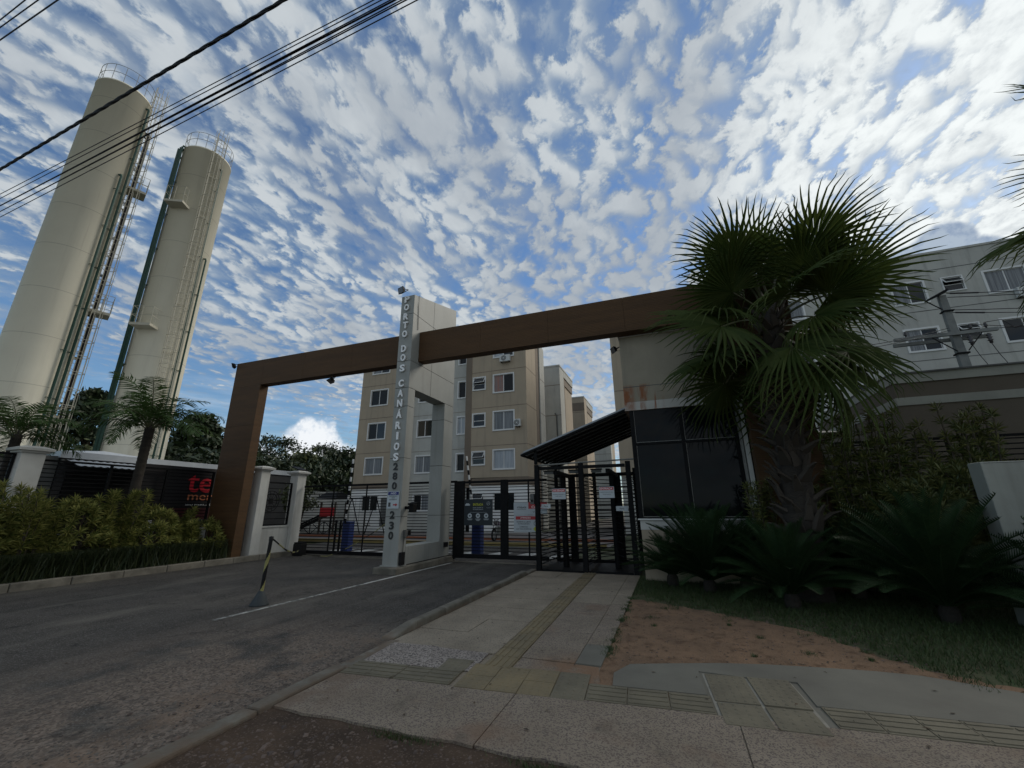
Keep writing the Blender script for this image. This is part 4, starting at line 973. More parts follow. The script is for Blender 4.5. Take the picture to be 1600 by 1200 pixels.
# ================================================================ GATES
def gate(label, x0, x1, y, z0, z1, pitch, verts, wide=()):
    t = thing('sliding_gate', label, 'gate', ((x0+x1)/2, y, 0), 'black sliding gates of the driveway')
    z = z0+.12+pitch
    while z < z1-.06:
        part('slat', bx(x0, x1, y-.010, y+.010, z-.011, z+.011), M_black, t); z += pitch
    part('top_rail', bx(x0, x1, y-.035, y+.035, z1-.07, z1), M_black, t)
    part('bottom_rail', bx(x0, x1, y-.04, y+.04, z0, z0+.12), M_black, t)
    for x in verts: part('upright', bx(x-.022, x+.022, y-.036, y-.012, z0+.12, z1-.07), M_black, t)
    for a, b in wide: part('frame_post', bx(a, b, y-.05, y+.05, z0, z1+.01), M_black, t)
    return t
gl_ = gate('left sliding gate of thin black bars, seen also through the pylon opening', -13.2, -6.62, 12.62, .05, 2.48, .094, (-11.75, -10.25, -8.7))
gr_ = gate('right sliding gate of thin black bars with sign boards on it', -6.55, -3.44, 12.36, .12, 2.43, .094, (-4.02,), ((-6.55, -6.20), (-4.93, -4.70)))
gm = thing('gate_motor', 'low black gate motor box beside the left gate pillar', 'gate motor', (-12.75, 12.35, 0)); part('housing', MB().box(-12.98, -12.62, 12.2, 12.5, 0, .42), M_rubber, gm, bev=.03); part('cover', bx(-12.96, -12.64, 12.22, 12.48, .42, .46), M_black, gm)
rail_ = structure('gate_rail', MB().box(-13.2, -3.45, 12.33, 12.39, -.01, .025).box(-13.2, -6.6, 12.59, 12.65, -.01, .03), M_kerb)

# sign boards
s1 = thing('entry_sign', 'dark board headed ENTRADA in yellow with three round symbols on the right gate', 'sign', (-5.65, 12.25, 1.08))
yb = 12.25
part('board', bx(-6.14, -5.17, yb, yb+.02, 1.08, 1.86), M_navy, s1)
text('lettering', 'ENTRADA', M_ysign, (-5.66, yb-.002, 1.70), w=.34, h=.075, ext=.001, bold=.01, parent=s1)
text('lettering', 'NOVO SISTEMA DE', M_wsign, (-5.66, yb-.002, 1.605), w=.35, h=.030, ext=.001, parent=s1)
text('lettering', 'RECONHECIMENTO', M_wsign, (-5.66, yb-.002, 1.552), w=.35, h=.030, ext=.001, parent=s1)
part('emblem', bx(-6.11, -5.94, yb-.004, yb-.001, 1.67, 1.71).box(-6.08, -5.97, yb-.004, yb-.001, 1.71, 1.735), M_wsign, s1)
em_ = MB().tube([(-5.31+.055*math.cos(a*math.pi/6), yb-.003, 1.73+.055*math.sin(a*math.pi/6)) for a in range(0, 13)], .004, 4, False); em_.tube([(-5.35, yb-.003, 1.70), (-5.31, yb-.003, 1.75), (-5.27, yb-.003, 1.70)], .006, 4)
part('emblem', em_, M_wsign, s1); part('rule', bx(-5.94, -5.36, yb-.003, yb-.001, 1.462, 1.467), M_wsign, s1); part('underline', bx(-5.38, -5.23, yb-.003, yb-.001, 1.595, 1.60), M_wsign, s1)
for i, x in enumerate((-5.94, -5.66, -5.38)):
    b = MB().m(M_wsign); n = 18; b.add([(x+.072*math.cos(a*2*math.pi/n), yb-.004, 1.365+.072*math.sin(a*2*math.pi/n)) for a in range(n)], [tuple(range(n))])
    d_ = part('symbol', b, None, s1); part('mark', bx(x-.02, x+.02, yb-.008, yb-.0045, 1.34, 1.385).box(x-.035, x+.035, yb-.008, yb-.0045, 1.36, 1.37), M_navy, d_)
    for k in range(2+(i == 1)): part('caption', bx(x-.09+.02*k, x+.09-.02*k, yb-.003, yb-.001, 1.262-.024*k, 1.274-.024*k), M_wsign, s1)
s2 = thing('warning_sign', 'white board headed ATENCAO in red, lower one of the two on the right gate', 'sign', (-3.95, 12.25, .9))
part('board', bx(-4.47, -3.62, yb, yb+.02, .90, 1.375), M_wsign, s2); part('header', bx(-4.41, -3.64, yb-.004, yb-.001, 1.25, 1.345), M_redsign, s2)
text('lettering', 'ATEN\u00c7\u00c3O', M_letter, (-4.10, yb-.006, 1.30), w=.32, h=.06, ext=.001, bold=.01, parent=s2)
for s_, z, w_ in (('RESPEITE O LIMITE', 1.185, .44), ('DE VELOCIDADE', 1.13, .36), ('LOMBADAS', 1.045, .26), ('NAS VIAS INTERNAS', .985, .48)): text('lettering', s_, M_ink, (-4.16, yb-.002, z), w=w_, h=.034, ext=.001, bold=.01, parent=s2)
b = MB().tube([(-3.78+.06*math.cos(a*math.pi/8), yb-.004, 1.14+.06*math.sin(a*math.pi/8)) for a in range(17)], .006, 4, False); part('speed_symbol', b, M_ink, s2)
part('hazard_symbol', MB().add([(-3.87,yb-.004,.99),(-3.80,yb-.004,.92),(-3.73,yb-.004,.99),(-3.80,yb-.004,1.06)], [(0,1,2,3)]), M_ysign, s2)
s3 = thing('access_sign', 'light grey board with red corner panel, upper one on the right gate', 'sign', (-3.95, 12.25, 1.4))
part('board', bx(-4.47, -3.62, yb, yb+.02, 1.385, 1.745), M_wsign, s3); part('red_panel', bx(-4.0, -3.42, yb-.012, yb-.002, 1.56, 1.745), M_redsign, s3)
part('lower_panel', bx(-4.02, -3.42, yb-.008, yb-.002, 1.40, 1.555), M_wsign, s3)
text('lettering', 'ATIVIDADE', M_ink, (-4.22, yb-.002, 1.60), w=.30, h=.05, ext=.001, bold=.012, parent=s3); text('lettering', 'MONITORADA', M_ink, (-4.22, yb-.002, 1.545), w=.30, h=.022, ext=.001, parent=s3)
text('lettering', 'Cuidado', M_letter, (-3.70, yb-.014, 1.61), w=.40, h=.07, ext=.001, bold=.01, parent=s3); text('lettering', 'Visitas', M_ink, (-3.72, yb-.010, 1.47), w=.3, h=.045, ext=.001, parent=s3)

# ================================================================ TURNSTILES, CAGE, CANOPY
def turnstile(label, xa, xb, cx, cy, first):
    t = thing('turnstile', label, 'turnstile', ((xa+xb)/2, 11.1, 0), 'full height turnstiles beside the guardhouse')
    ya, yb = 11.1, 13.2
    for x, y, w in ((xa, ya, .06), (xb, ya, .06), (xa, yb, .05), (xb, yb, .05)):
        if x == xa and not first: continue
        part('post', bx(x-w, x+w, y-w, y+w, .0, 2.72), M_black, t)
    part('top_beam', bx(xa+.076, xb-.076, ya-.05, ya+.05, 2.58, 2.66), M_black, t)
    part('top_beam', bx(xa+.05, xb-.05, yb-.04, yb+.04, 2.50, 2.60), M_black, t)
    part('top_beam', bx(cx-.05, cx+.05, ya+.06, yb-.05, 2.45, 2.56), M_black, t)
    part('bottom_beam', bx(xa+.076, xb-.076, ya-.03, ya+.03, .03, .07), M_black, t)
    part('bottom_beam', bx(xa+.05, xb-.05, yb-.03, yb+.03, .03, .10), M_black, t)
    sides = [xa+.0, xb] if first else [xb]
    for x in sides:
        z = .16
        while z < 2.5:
            part('side_bar', MB().bar((x, ya+.08, z), (x, yb-.06, z), .018, .018), M_black, t); z += .105
    z = .16
    while z < 2.45:       # fixed rear comb on one half
        part('comb_bar', bx(cx+.06, xb-.05, yb-.02, yb+.02, z-.010, z+.010), M_black, t); z += .105
    z = .16
    while z < 2.45:
        part('comb_bar', MB().tube([(cx-.06, yb-.1, z), (cx-.30, yb-.45, z), (cx-.55, cy+.3, z), (xa+.06, cy, z)], .013, 5), M_black, t); z += .105
    part('column', MB().tube([(cx, cy, .02), (cx, cy, 2.45)], .085, 12), M_black, t)
    part('column', bx(cx-.10, cx+.10, yb-.10, yb+.06, .02, 2.5), M_black, t)
    a0 = .5 if first else .9
    for k in range(3):
        a = a0+k*2.094; z = .22
        while z < 2.2:
            part('rotor_arm', MB().tube([(cx, cy, z), (cx+.58*math.cos(a), cy+.58*math.sin(a), z)], .016, 6), M_black, t); z += .16
    return t
turnstile('left full height black turnstile beside the sliding gate', -3.36, -2.14, -2.85, 12.0, True)
turnstile('right full height black turnstile beside the guardhouse window', -2.14, -.92, -1.45, 12.0, False)
def plate(nm, label, x0, x1, y, z0, z1, head, hm, lines, cat='sign'):
    t = thing(nm, label, cat, ((x0+x1)/2, y, z0)); part('board', bx(x0, x1, y, y+.012, z0, z1), M_wsign, t)
    if head:
        part('header', bx(x0+.015, x1-.015, y-.003, y-.001, z1-.085, z1-.015), hm, t); text('lettering', head, M_letter, ((x0+x1)/2, y-.004, z1-.05), w=(x1-x0)*.8, h=.042, ext=.001, bold=.01, parent=t)
    for s_, z, w_ in lines: text('lettering', s_, M_ink, ((x0+x1)/2, y-.002, z), w=w_, h=.022 if head else .04, ext=.001, parent=t)
    return t
plate('turnstile_sign', 'small white sign with red header on the left turnstile', -2.93, -2.56, 11.02, 1.80, 2.07, 'SAIA DEVAGAR', M_redsign, [('PROIBIDO ENTRADA', 1.92, .30), ('POR AQUI', 1.87, .18)])
plate('turnstile_sign', 'small white sign headed ENTRADA in red on the right turnstile', -1.68, -1.30, 11.02, 1.81, 2.09, 'ENTRADA', M_redsign, [('IDENTIFIQUE-SE NA', 1.95, .31), ('PORTARIA', 1.90, .20)])
plate('pass_label', 'narrow white label reading Pare on the left turnstile arm', -3.28, -3.02, 11.16, 1.57, 1.68, None, None, [('Pare', 1.625, .11)])
plate('pass_label', 'narrow pale green label reading Pare near the guardhouse window', -1.32, -1.02, 11.3, 1.49, 1.61, None, None, [('Pare', 1.55, .11)])
t = thing('intercom', 'small grey intercom box on the front left cage post', 'intercom', (-3.46, 11.05, 1.8)); part('housing', bx(-3.54, -3.44, 11.0, 11.12, 1.68, 1.95), M_grayw, t); part('button', bx(-3.52, -3.46, 10.985, 10.999, 1.74, 1.80), M_rubber, t)
for x in (-3.05, -2.35, -1.75): 
    t = thing('strip_light', {-3.05: 'short white strip light under the top bar at the left cage end', -2.35: 'short white strip light left of the middle cage post', -1.75: 'short white strip light right of the middle cage post'}[x], 'lamp', (x, 11.2, 2.5), 'strip lights inside the turnstile cage'); part('tube', bx(x-.13, x+.13, 11.18, 11.26, 2.47, 2.54), M_grayw, t); part('holder', bx(x-.15, x+.15, 11.17, 11.27, 2.541, 2.57), M_black, t)
t = thing('conduit_pipe', 'thin galvanised conduit lying along the top of the turnstile cage', 'pipe', (-2.2, 11.1, 2.75)); part('pipe', MB().tube([(-3.36, 11.08, 2.70), (-2.2, 11.08, 2.735), (-.6, 11.08, 2.77)], .022, 6), M_galv, t); part('clamp', bx(-2.2, -2.14, 11.04, 11.12, 2.722, 2.76), M_galv, t)
cg = thing('cage_floor', 'dark floor grid strip at the foot of the turnstile cage', 'floor grid', (-2.15, 11.3, 0)); part('strip', bx(-3.42, -.86, 11.0, 13.25, .0, .03), M_rubber, cg)

cn_ = thing('canopy', 'sloping dark ribbed metal canopy over the turnstiles, higher at the guardhouse', 'canopy', (-2.3, 12.4, 2.9))
xa_, xb_ = -3.78, -.74; ya_, yb_ = 10.95, 14.9; za, zb2 = 3.02, 4.10
def cz(x): return za+(zb2-za)*(x-xa_)/(xb_-xa_)
n = 9; sh = []
for i in range(n):
    a = ya_+(yb_-ya_)*i/n; w = (yb_-ya_)/n; b = MB()
    pr_ = [(a, 0), (a+w*.40, 0), (a+w*.50, .09), (a+w*.88, .09), (a+w*.985, 0)]
    for (p, hp), (q, hq) in zip(pr_[:-1], pr_[1:]):
        b.add([(xa_, p, cz(xa_)+hp), (xb_, p, cz(xb_)+hp), (xb_, q, cz(xb_)+hq), (xa_, q, cz(xa_)+hq), (xa_, p, cz(xa_)+hp+.012), (xb_, p, cz(xb_)+hp+.012), (xb_, q, cz(xb_)+hq+.012), (xa_, q, cz(xa_)+hq+.012)], [(0,3,2,1),(4,5,6,7),(0,1,5,4),(1,2,6,5),(2,3,7,6),(3,0,4,7)])
    part('roof_rib', b, M_slat, cn_)
for y in (ya_+.02, yb_-.02): part('edge_beam', MB().bar((xa_, y, cz(xa_)-.035), (xb_, y, cz(xb_)-.035), .04, .05), M_black, cn_)
part('edge_beam', MB().bar((xa_+.02, ya_+.05, za-.03), (xa_+.02, yb_-.05, za-.03), .04, .05), M_black, cn_)
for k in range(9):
    y = ya_+.10+(yb_-ya_-.2)*k/8; part('shade_bar', MB().bar((xa_+.05, y, cz(xa_+.05)-.035), (xb_-.05, y, cz(xb_-.05)-.03), .05, .05), M_black, cn_)  # added black bars, standing in for the dark shade between the ribs
part('support_post', bx(-3.41, -3.33, 11.02, 11.1, 2.73, cz(-3.4)-.06), M_black, cn_); part('support_post', bx(-3.41, -3.33, 13.2, 13.28, 0, cz(-3.4)-.06), M_black, cn_)

# ================================================================ GUARDHOUSE
gh = thing('guardhouse', 'beige guardhouse with large black tinted window and rust stains, under the right beam', 'guardhouse', (.5, 10.5, 0))
gx0, gx1, gy = -.74, 3.0, 10.485
part('upper_wall', MB().m(M_guard).box(gx0-.07, gx1, gy, 13.6, 4.12, 5.88), None, gh)
part('white_strip', MB().m(M_guardw).box(gx0-.075, gx1, gy-.008, 13.6, 3.90, 4.115), None, gh, label='pale lintel strip with a rust run')
part('joint', bx(gx0-.072, 1.82, gy-.004, gy-.001, 4.50, 4.515), M_grayw, gh)
part('flashing', bx(gx0-.09, 1.8, gy-.02+.012, gy+.3, 5.882, 5.90), M_trim, gh)
part('lower_wall', MB().m(M_beige).box(gx0+.05, gx1, gy+.02, 13.6, 0, 1.08), None, gh)
part('white_strip', MB().m(M_white).box(gx0+.04, gx1, gy+.012, 13.6, 1.082, 1.30), None, gh)
part('side_wall', MB().m(M_dglass).box(gx0+.06, gx0+.12, gy+.15, 13.55, 1.3, 3.9), None, gh)
wn = part('window', MB().m(M_black).box(gx0+.02, gx0+.12, gy+.01, gy+.13, 1.31, 3.895).box(1.55, 1.62, gy+.02, gy+.1, 1.36, 3.895).box(.42, .50, gy+.02, gy+.1, 1.36, 3.895).box(gx0+.12, 1.55, gy+.02, gy+.1, 1.31, 1.36).box(gx0+.12, .42, gy+.021, gy+.1, 3.03, 3.09).box(.50, 1.55, gy+.021, gy+.1, 3.03, 3.09), None, gh)
for (a, c, z0, z1) in ((gx0+.12, .42, 1.36, 3.03), (.50, 1.55, 1.36, 3.03), (gx0+.12, .42, 3.09, 3.895), (.50, 1.55, 3.09, 3.895)):
    pn = part('pane', bx(a, c, gy+.05, gy+.062, z0, z1), M_tint, wn)
    part('window_bead', MB().m(M_galv).box(a, a+.012, gy+.036, gy+.05, z0, z1).box(a, c, gy+.036, gy+.05, z0, z0+.012), None, gh)
part('window_jamb', MB().m(M_galv).box(1.63, 1.69, gy-.01, gy+.1, 1.30, 3.9), None, gh)
part('window_jamb', MB().m(M_white).box(1.71, 1.80, gy-.005, gy+.15, 1.30, 3.9), None, gh)
part('sill', MB().m(M_trim).box(gx0, 1.80, gy-.04, gy+.08, 1.295, 1.325), None, gh)
part('roof', MB().m(M_grayw).box(gx0-.1, gx1, gy+.05, 13.65, 5.91, 6.0), None, gh)
part('inner_wall', MB().m(M_dglass).box(gx0+.2, gx1-.1, 11.3, 11.4, 1.0, 3.9).box(1.62, gx1-.05, gy+.16, 11.3, 1.31, 3.9), None, gh)

# ================================================================ WATER TANKS
def tank(label, az, r, D, H, ladders, pipes, plats, hatch_az=None):
    az = R(az); c = Vector((D*math.sin(az), D*math.cos(az), 0)); toc = Vector((-math.sin(az), -math.cos(az), 0)); rt = Vector((math.cos(az), -math.sin(az), 0))
    t = thing('water_tower', label, 'water tank', c, 'tall cream water towers')
    def P(phi, rr_, z): p = c+(toc*math.cos(R(phi))+rt*math.sin(R(phi)))*rr_; return Vector((p.x, p.y, z))
    n = 96
    part('shell', MB().lathe(c, [(r, -.5), (r, H-.25), (r+.02, H-.25), (r+.02, H-.17), (r-.01, H-.12), (r*.6, H+.02), (.02, H+.06)], n), M_tank, t, smooth=True)
    # top railing
    for h in (.55, 1.1): part('railing', MB().tube([P(a, r-.03, H-.1+h) for a in range(-170, 181, 6)]+[P(-170, r-.03, H-.1+h)], .014, 5, False), M_galv, t)
    for a in range(-180, 180, 24): part('railing_post', MB().tube([P(a, r-.03, H-.15), P(a, r-.03, H+1.0)], .014, 5), M_galv, t)
    for phi, z0, z1, off, cage, col in ladders:
        def L(dphi, o, z): 
            q = P(phi, r+off+o, z); tv = (rt*math.cos(R(phi))-toc*math.sin(R(phi))); return q+tv*dphi
        b = MB().m(col)
        for s in (-.21, .21): b.tube([L(s, 0, z0), L(s, 0, z1)], .022, 5)
        z = z0+.15
        while z < z1: b.tube([L(-.21, 0, z), L(.21, 0, z)], .014, 4, False); z += .30
        part('ladder', b, None, t)
        if cage:
            b = MB().m(col)
            z = z0+2.0; ang = [-90, -55, -20, 20, 55, 90]
            while z < z1:
                b.tube([L(-.21, 0, z)]+[L(.34*math.sin(R(a)), .12+.42*math.cos(R(a)), z) for a in ang]+[L(.21, 0, z)], .016, 4, False); z += .85
            for a in ang: b.tube([L(.34*math.sin(R(a)), .12+.42*math.cos(R(a)), z0+2), L(.34*math.sin(R(a)), .12+.42*math.cos(R(a)), z1)], .013, 4, False)
            part('ladder_cage', b, None, t)
        z = z0+1
        while z < min(z1, H-.3): part('ladder_bracket', MB().bar(L(-.21, -off+.01, z), L(-.21, 0, z), .03).bar(L(.21, -off+.01, z), L(.21, 0, z), .03).bar(L(-.225, 0, z), L(.225, 0, z), .03), col, t); z += 3.0
    for phi, z0, z1, pr_, col in pipes:
        q = r+.10+pr_
        part('pipe', MB().tube([P(phi, q, z0), P(phi, q, z1-.12), P(phi, q-.03, z1-.02), P(phi, r-.02, z1)], pr_, 8), col, t, smooth=True)
        z = z0+1.5
        while z < z1-.5: part('pipe_bracket', MB().bar(P(phi-2.5, r-.01, z), P(phi-2.5, q+.02, z), .03).bar(P(phi+2.5, r-.01, z), P(phi+2.5, q+.02, z), .03), M_green, t); z += 2.4
    for phi, z, w, d in plats:
        tv = (rt*math.cos(R(phi))-toc*math.sin(R(phi))); nv = (P(phi, 1, 0)-P(phi, 0, 0)).normalized(); o = P(phi, r, z)
        q = lambda a, b_, zz: o+tv*a+nv*b_+Vector((0, 0, zz))
        pf = part('platform', MB().hexa([q(-w, -.05, 0), q(w, -.05, 0), q(w, d, 0), q(-w, d, 0)][::-1] if False else [q(-w, -.05, 0), q(-w, d, 0), q(w, d, 0), q(w, -.05, 0)], [q(-w, -.05, .14), q(-w, d, .14), q(w, d, .14), q(w, -.05, .14)]), M_cream, t)
        b = MB()
        for h in (.6, 1.1): b.tube([q(-w, 0, h), q(-w, d, h), q(w, d, h), q(w, 0, h)], .013, 4, False)
        for a in (-w, 0, w): b.tube([q(a, d, .1), q(a, d, 1.1)], .013, 4)
        b.tube([q(w, d*.5, .1), q(w, d*.5, 1.1)], .012, 4); b.tube([q(-w, d*.5, .1), q(-w, d*.5, 1.1)], .012, 4)
        part('platform_rail', b, M_cream, pf)
    return t
tank('wider taller cream water tower at the left edge, black pipe beside its ladder', -71.2, 1.27, 30, 25.75,
     [(62, 2, 26.9, .15, True, M_cream), (88, 2.5, 24.2, .28, False, M_cream)],
     [(50, .5, 25.0, .06, M_green), (36, .5, 19.8, .06, M_green), (93, .5, 24.0, .10, M_wire), (86, .5, 23.6, .05, M_wire)],
     [(88, 19.6, .42, .80), (88, 11.7, .42, .80)])
tank('narrower cream water tower right of the tall one, thick green pipes on its left edge', -62.7, 1.31, 30, 24.15,
     [(16, 3, 25.4, .15, True, M_cream)],
     [(-78, .5, 23.9, .10, M_green), (-88, .5, 23.4, .08, M_green), (-68, .5, 24.0, .06, M_green), (33, .5, 23.0, .05, M_green), (47, .5, 16.5, .05, M_green)],
     [(-34, 19.2, .50, .62), (-34, 11.2, .50, .62)])

# ================================================================ WIRES OVER THE STREET
def wire(label, a, b, r, sag=.35, x0=-42, x1=24, twist=0, name='overhead_wire', cat='wire', grp='bundle of thin power lines over the street'):
    """a, b: (x, y, z) points it passes; carried on straight along the street"""
    a, b = Vector(a), Vector(b); d = (b-a)/(b.x-a.x); pts = []
    n = 60
    def f(x): p = a+d*(x-a.x); return Vector((x, p.y, p.z+sag*((x-a.x)*(x-b.x))/ (33*33)))
    P_ = [f(x0+(x1-x0)*i/n) for i in range(n+1)]
    t = thing(name, label, cat, P_[n//2], grp)
    if twist:
        for k in range(3):
            q = []; m = 900
            for i in range(m+1):
                x = x0+(x1-x0)*i/m; p = f(x); an = x*2*math.pi/.75+k*2.094; q.append(p+Vector((0, math.cos(an)*r*.62, math.sin(an)*r*.62)))
            part('strand', MB().tube(q, r*.62, 5, False), M_wire, t)
    else: part('strand', MB().tube(P_, r, 5, False), M_wire, t)
    return t
wire('thick twisted black cable, higher than the bundle of thin wires', (-9.75, 2.22, 7.0), (-3.43, 2.07, 6.97), .017, twist=1, grp=None)
for i, (lab, pl, pr_, r_) in enumerate((
    ('topmost thin wire of the lower bundle', 301, 590, .007), ('second thin wire from the top of the lower bundle', 308, 600, .007), ('third thin wire of the lower bundle', 316, 606, .008),
    ('middle thicker wire of the lower bundle', 320, 612, .012), ('wire just below the thickest of the lower bundle', 326, 622, .008), ('second lowest wire of the lower bundle', 330, 632, .009), ('lowest separate wire of the lower bundle', 340, 655, .008))):
    # the bundle runs between y = 2.45 and y = 2.75 at seven metres
    k = (pl-301)/39
    a = (-10.6-.75*k, 2.51+.31*k, 7.0); b = (-2.45+.42*k, 2.43+.17*k, 7.0)
    if i in (2, 4): a = (a[0], a[1]+.03, 7.0)
    wire(lab, a, b, r_*.78)
wire('first thin wire in the top left corner of the photo', (-6.59, 1.09, 7.0), (-6.06, 1.085, 7.0), .006, .1, grp='wires in the top left corner')
wire('second thin wire in the top left corner, just below the first', (-6.72, 1.13, 7.0), (-5.9, 1.135, 7.0), .006, .1, grp='wires in the top left corner')
wire('lowest thin wire in the top left corner', (-6.9, 1.20, 7.0), (-5.72, 1.21, 7.0), .007, .1, grp='wires in the top left corner')

# ================================================================ UTILITY POLE
up = thing('utility_pole', 'grey concrete utility pole with cross-arm and insulators behind the service building', 'utility pole', (11.2, 20, 0))
part('mast', MB().hexa([(11.00,19.86,0),(11.40,19.86,0),(11.40,20.14,0),(11.00,20.14,0)], [(11.06,19.92,9.62),(11.28,19.92,9.62),(11.28,20.08,9.62),(11.06,20.08,9.62)]), M_polec, up)
part('cross_arm', MB().bar((9.2, 19.82, 7.92), (12.35, 19.82, 7.92), .10, .13), M_polec, up)
part('cross_arm', MB().bar((9.3, 20.2, 7.80), (12.2, 20.2, 7.80), .10, .13), M_polec, up)
part('lamp_arm', MB().hexa([(10.60,19.75,9.42),(11.3,19.75,9.72),(11.3,20.0,9.72),(10.60,20.0,9.42)], [(10.60,19.75,9.47),(11.3,19.75,9.82),(11.3,20.0,9.82),(10.60,20.0,9.47)]), M_black, up)
part('brace', MB().bar((10.62, 19.9, 9.42), (11.02, 19.9, 9.0), .03).bar((11.03, 19.85, 7.2), (10.4, 19.85, 7.86), .03).bar((11.35, 19.85, 7.2), (11.9, 19.85, 7.86), .03), M_black, up)
part('band', bx(11.02, 11.36, 19.86, 20.14, 8.9, 8.95).box(11.01, 11.38, 19.85, 20.15, 7.1, 7.16), M_black, up)
for x in (9.6, 11.6, 12.05): part('insulator', MB().lathe((x, 19.82, 8.0), [(.03, 0), (.03, .06), (.075, .08), (.03, .11), (.07, .14), (.03, .17), (.055, .2), (.0, .24)], 10), M_insul, up, smooth=True)
for x in (11.45, 12.0):
    part('fuse', MB().lathe((x, 19.75, 7.35), [(.0, 0), (.05, .02), (.05, .1), (.09, .14), (.04, .18), (.09, .24), (.04, .28), (.09, .34), (.03, .42)], 10), M_insul, up, smooth=True); part('jumper', MB().tube([(x, 19.75, 7.35), (x+.08, 19.7, 6.9), (x+.25, 19.7, 6.4), (x+.30, 19.7, 6.0), (x+.22, 19.7, 5.6)], .012, 4), M_wire, up)
for k, (za_, zb_2, xx) in enumerate(((9.66, 9.25, 26), (9.5, 9.3, 26), (8.95, 8.55, 26), (8.85, 8.0, 26), (8.1, 8.6, 26))):
    P_ = [(11.3+(xx-11.3)*i/14, 19.9+.02*k, za_+(zb_2-za_)*i/14-.5*4*(i/14)*(1-i/14)) for i in range(15)]
    t = thing('service_wire', ['topmost wire running right from the utility pole', 'second wire from the top running right from the pole', 'third wire running right from the pole head', 'fourth wire running right, carrying dark clamps', 'lowest wire running right from the cross-arm'][k], 'wire', P_[7], 'wires running right from the utility pole')
    part('strand', MB().tube(P_, .016, 5), M_wire, t)
    if k in (0, 3): part('sleeve', MB().tube([Vector(P_[0])*.9+Vector(P_[1])*.1, Vector(P_[0])*.1+Vector(P_[1])*.9], .03, 6), M_wire, t)
    for i in ((3, 4) if k == 0 else (5,) if k == 3 else ()): part('clamp', bx(P_[i][0]-.06, P_[i][0]+.06, P_[i][1]-.04, P_[i][1]+.04, P_[i][2]-.10, P_[i][2]), M_wire, t)
b = MB().tube([(13.9, 19.95, 8.75), (13.3, 19.9, 8.1), (12.9, 19.9, 7.9), (12.6, 19.9, 8.3), (12.05, 19.85, 8.25)], .014, 4).tube([(14.4, 19.95, 8.5), (14.2, 19.95, 8.0), (13.6, 19.9, 8.0), (12.9, 19.9, 7.95), (11.6, 19.85, 8.25)], .014, 4)
part('jumper', b, M_wire, up)
for k in range(2):
    P_ = [(11.0-(11-1.6)*i/12, 19.9-6.6*i/12, 8.2-.1*k-.3*4*(i/12)*(1-i/12)-2.2*i/12) for i in range(13)]
    t = thing('service_wire', ['upper wire running left from the utility pole behind the palm', 'lower wire running left from the utility pole behind the palm'][k], 'wire', P_[6], 'wires running left from the utility pole'); part('strand', MB().tube(P_, .014, 5), M_wire, t)

# ================================================================ BARRIER POST AND CHAIN
cp = thing('barrier_post', 'black and yellow spiral striped post standing in a grey cone base on the road', 'barrier post', (-6.93, 5.98, 0))
part('base', MB().lathe((-6.955, 5.98, 0), [(.0, .0), (.155, .0), (.15, .02), (.05, .215), (.035, .235), (0, .235)], 24), M_cone, cp, smooth=True)
b = MB(); n = 20; rings = 60; lean = (.045, 0)
b.mats = [M_rubber, M_yellow]
for i in range(rings+1):
    z = .2+.93*i/rings
    for j in range(n): a = 2*math.pi*j/n; b.v.append((-6.945+lean[0]*i/rings+.031*math.cos(a), 5.98+.031*math.sin(a), z))
for i in range(rings):
    for j in range(n):
        b.f.append((i*n+j, i*n+(j+1) % n, (i+1)*n+(j+1) % n, (i+1)*n+j)); ph = (j/n - i/rings*1.9+.35) % 1.0; b.mi.append(1 if ph < .38 and i < rings-8 else 0)
b.f.append(tuple(rings*n+j for j in range(n))); b.mi.append(0)
part('post', b, None, cp, smooth=False)
part('cap', MB().lathe((-6.90, 5.98, 1.13), [(.036, -.07), (.038, 0), (.0, .01)], 16), M_rubber, cp, smooth=True)
def chain(label, pts, cat='chain'):
    t = thing('plastic_chain', label, cat, pts[0], 'black and yellow plastic chains'); P_ = [Vector(p) for p in pts]; segs = []; L = 0
    cum = [0]
    for a, b_ in zip(P_[:-1], P_[1:]): cum.append(cum[-1]+(b_-a).length)
    def at(s):
        for i in range(len(P_)-1):
            if s <= cum[i+1]: return P_[i].lerp(P_[i+1], (s-cum[i])/(cum[i+1]-cum[i]))
        return P_[-1]
    s = 0; k = 0; bl = MB(); by = MB()
    while s < cum[-1]-.05:
        a, e = at(s), at(s+.052); d = (e-a).normalized(); sd = d.cross(Vector((0, 0, 1))).normalized() if k % 2 else Vector((0, 0, 1)).cross(d.cross(Vector((0, 0, 1)))).normalized()*0+d.cross(d.cross(Vector((0, 0, 1)))).normalized()
        m = (a+e)/2; ring = [m+d*.03*math.cos(q*math.pi/4)+sd*.015*math.sin(q*math.pi/4) for q in range(9)]
        (by if int(s/.95) % 2 else bl).tube(ring, .005, 4, False); s += .046; k += 1
    part('black_links', bl, M_rubber, t, kind='stuff'); part('yellow_links', by, M_yellow, t, kind='stuff')
chain('plastic chain from the striped post to the left gate motor', [(-6.87, 5.99, 1.09), (-8.4, 7.7, .72), (-10.0, 9.4, .46), (-11.4, 10.9, .30), (-12.75, 12.3, .20)])
chain('plastic chain rising from the ground by the gate to a hook on the pylon', [(-12.6, 12.40, .03), (-11.9, 12.3, .03), (-11.2, 12.0, .06), (-10.3, 11.6, .26), (-9.3, 11.15, .58), (-8.2, 10.65, .98), (-7.27, 10.2, 1.40)])

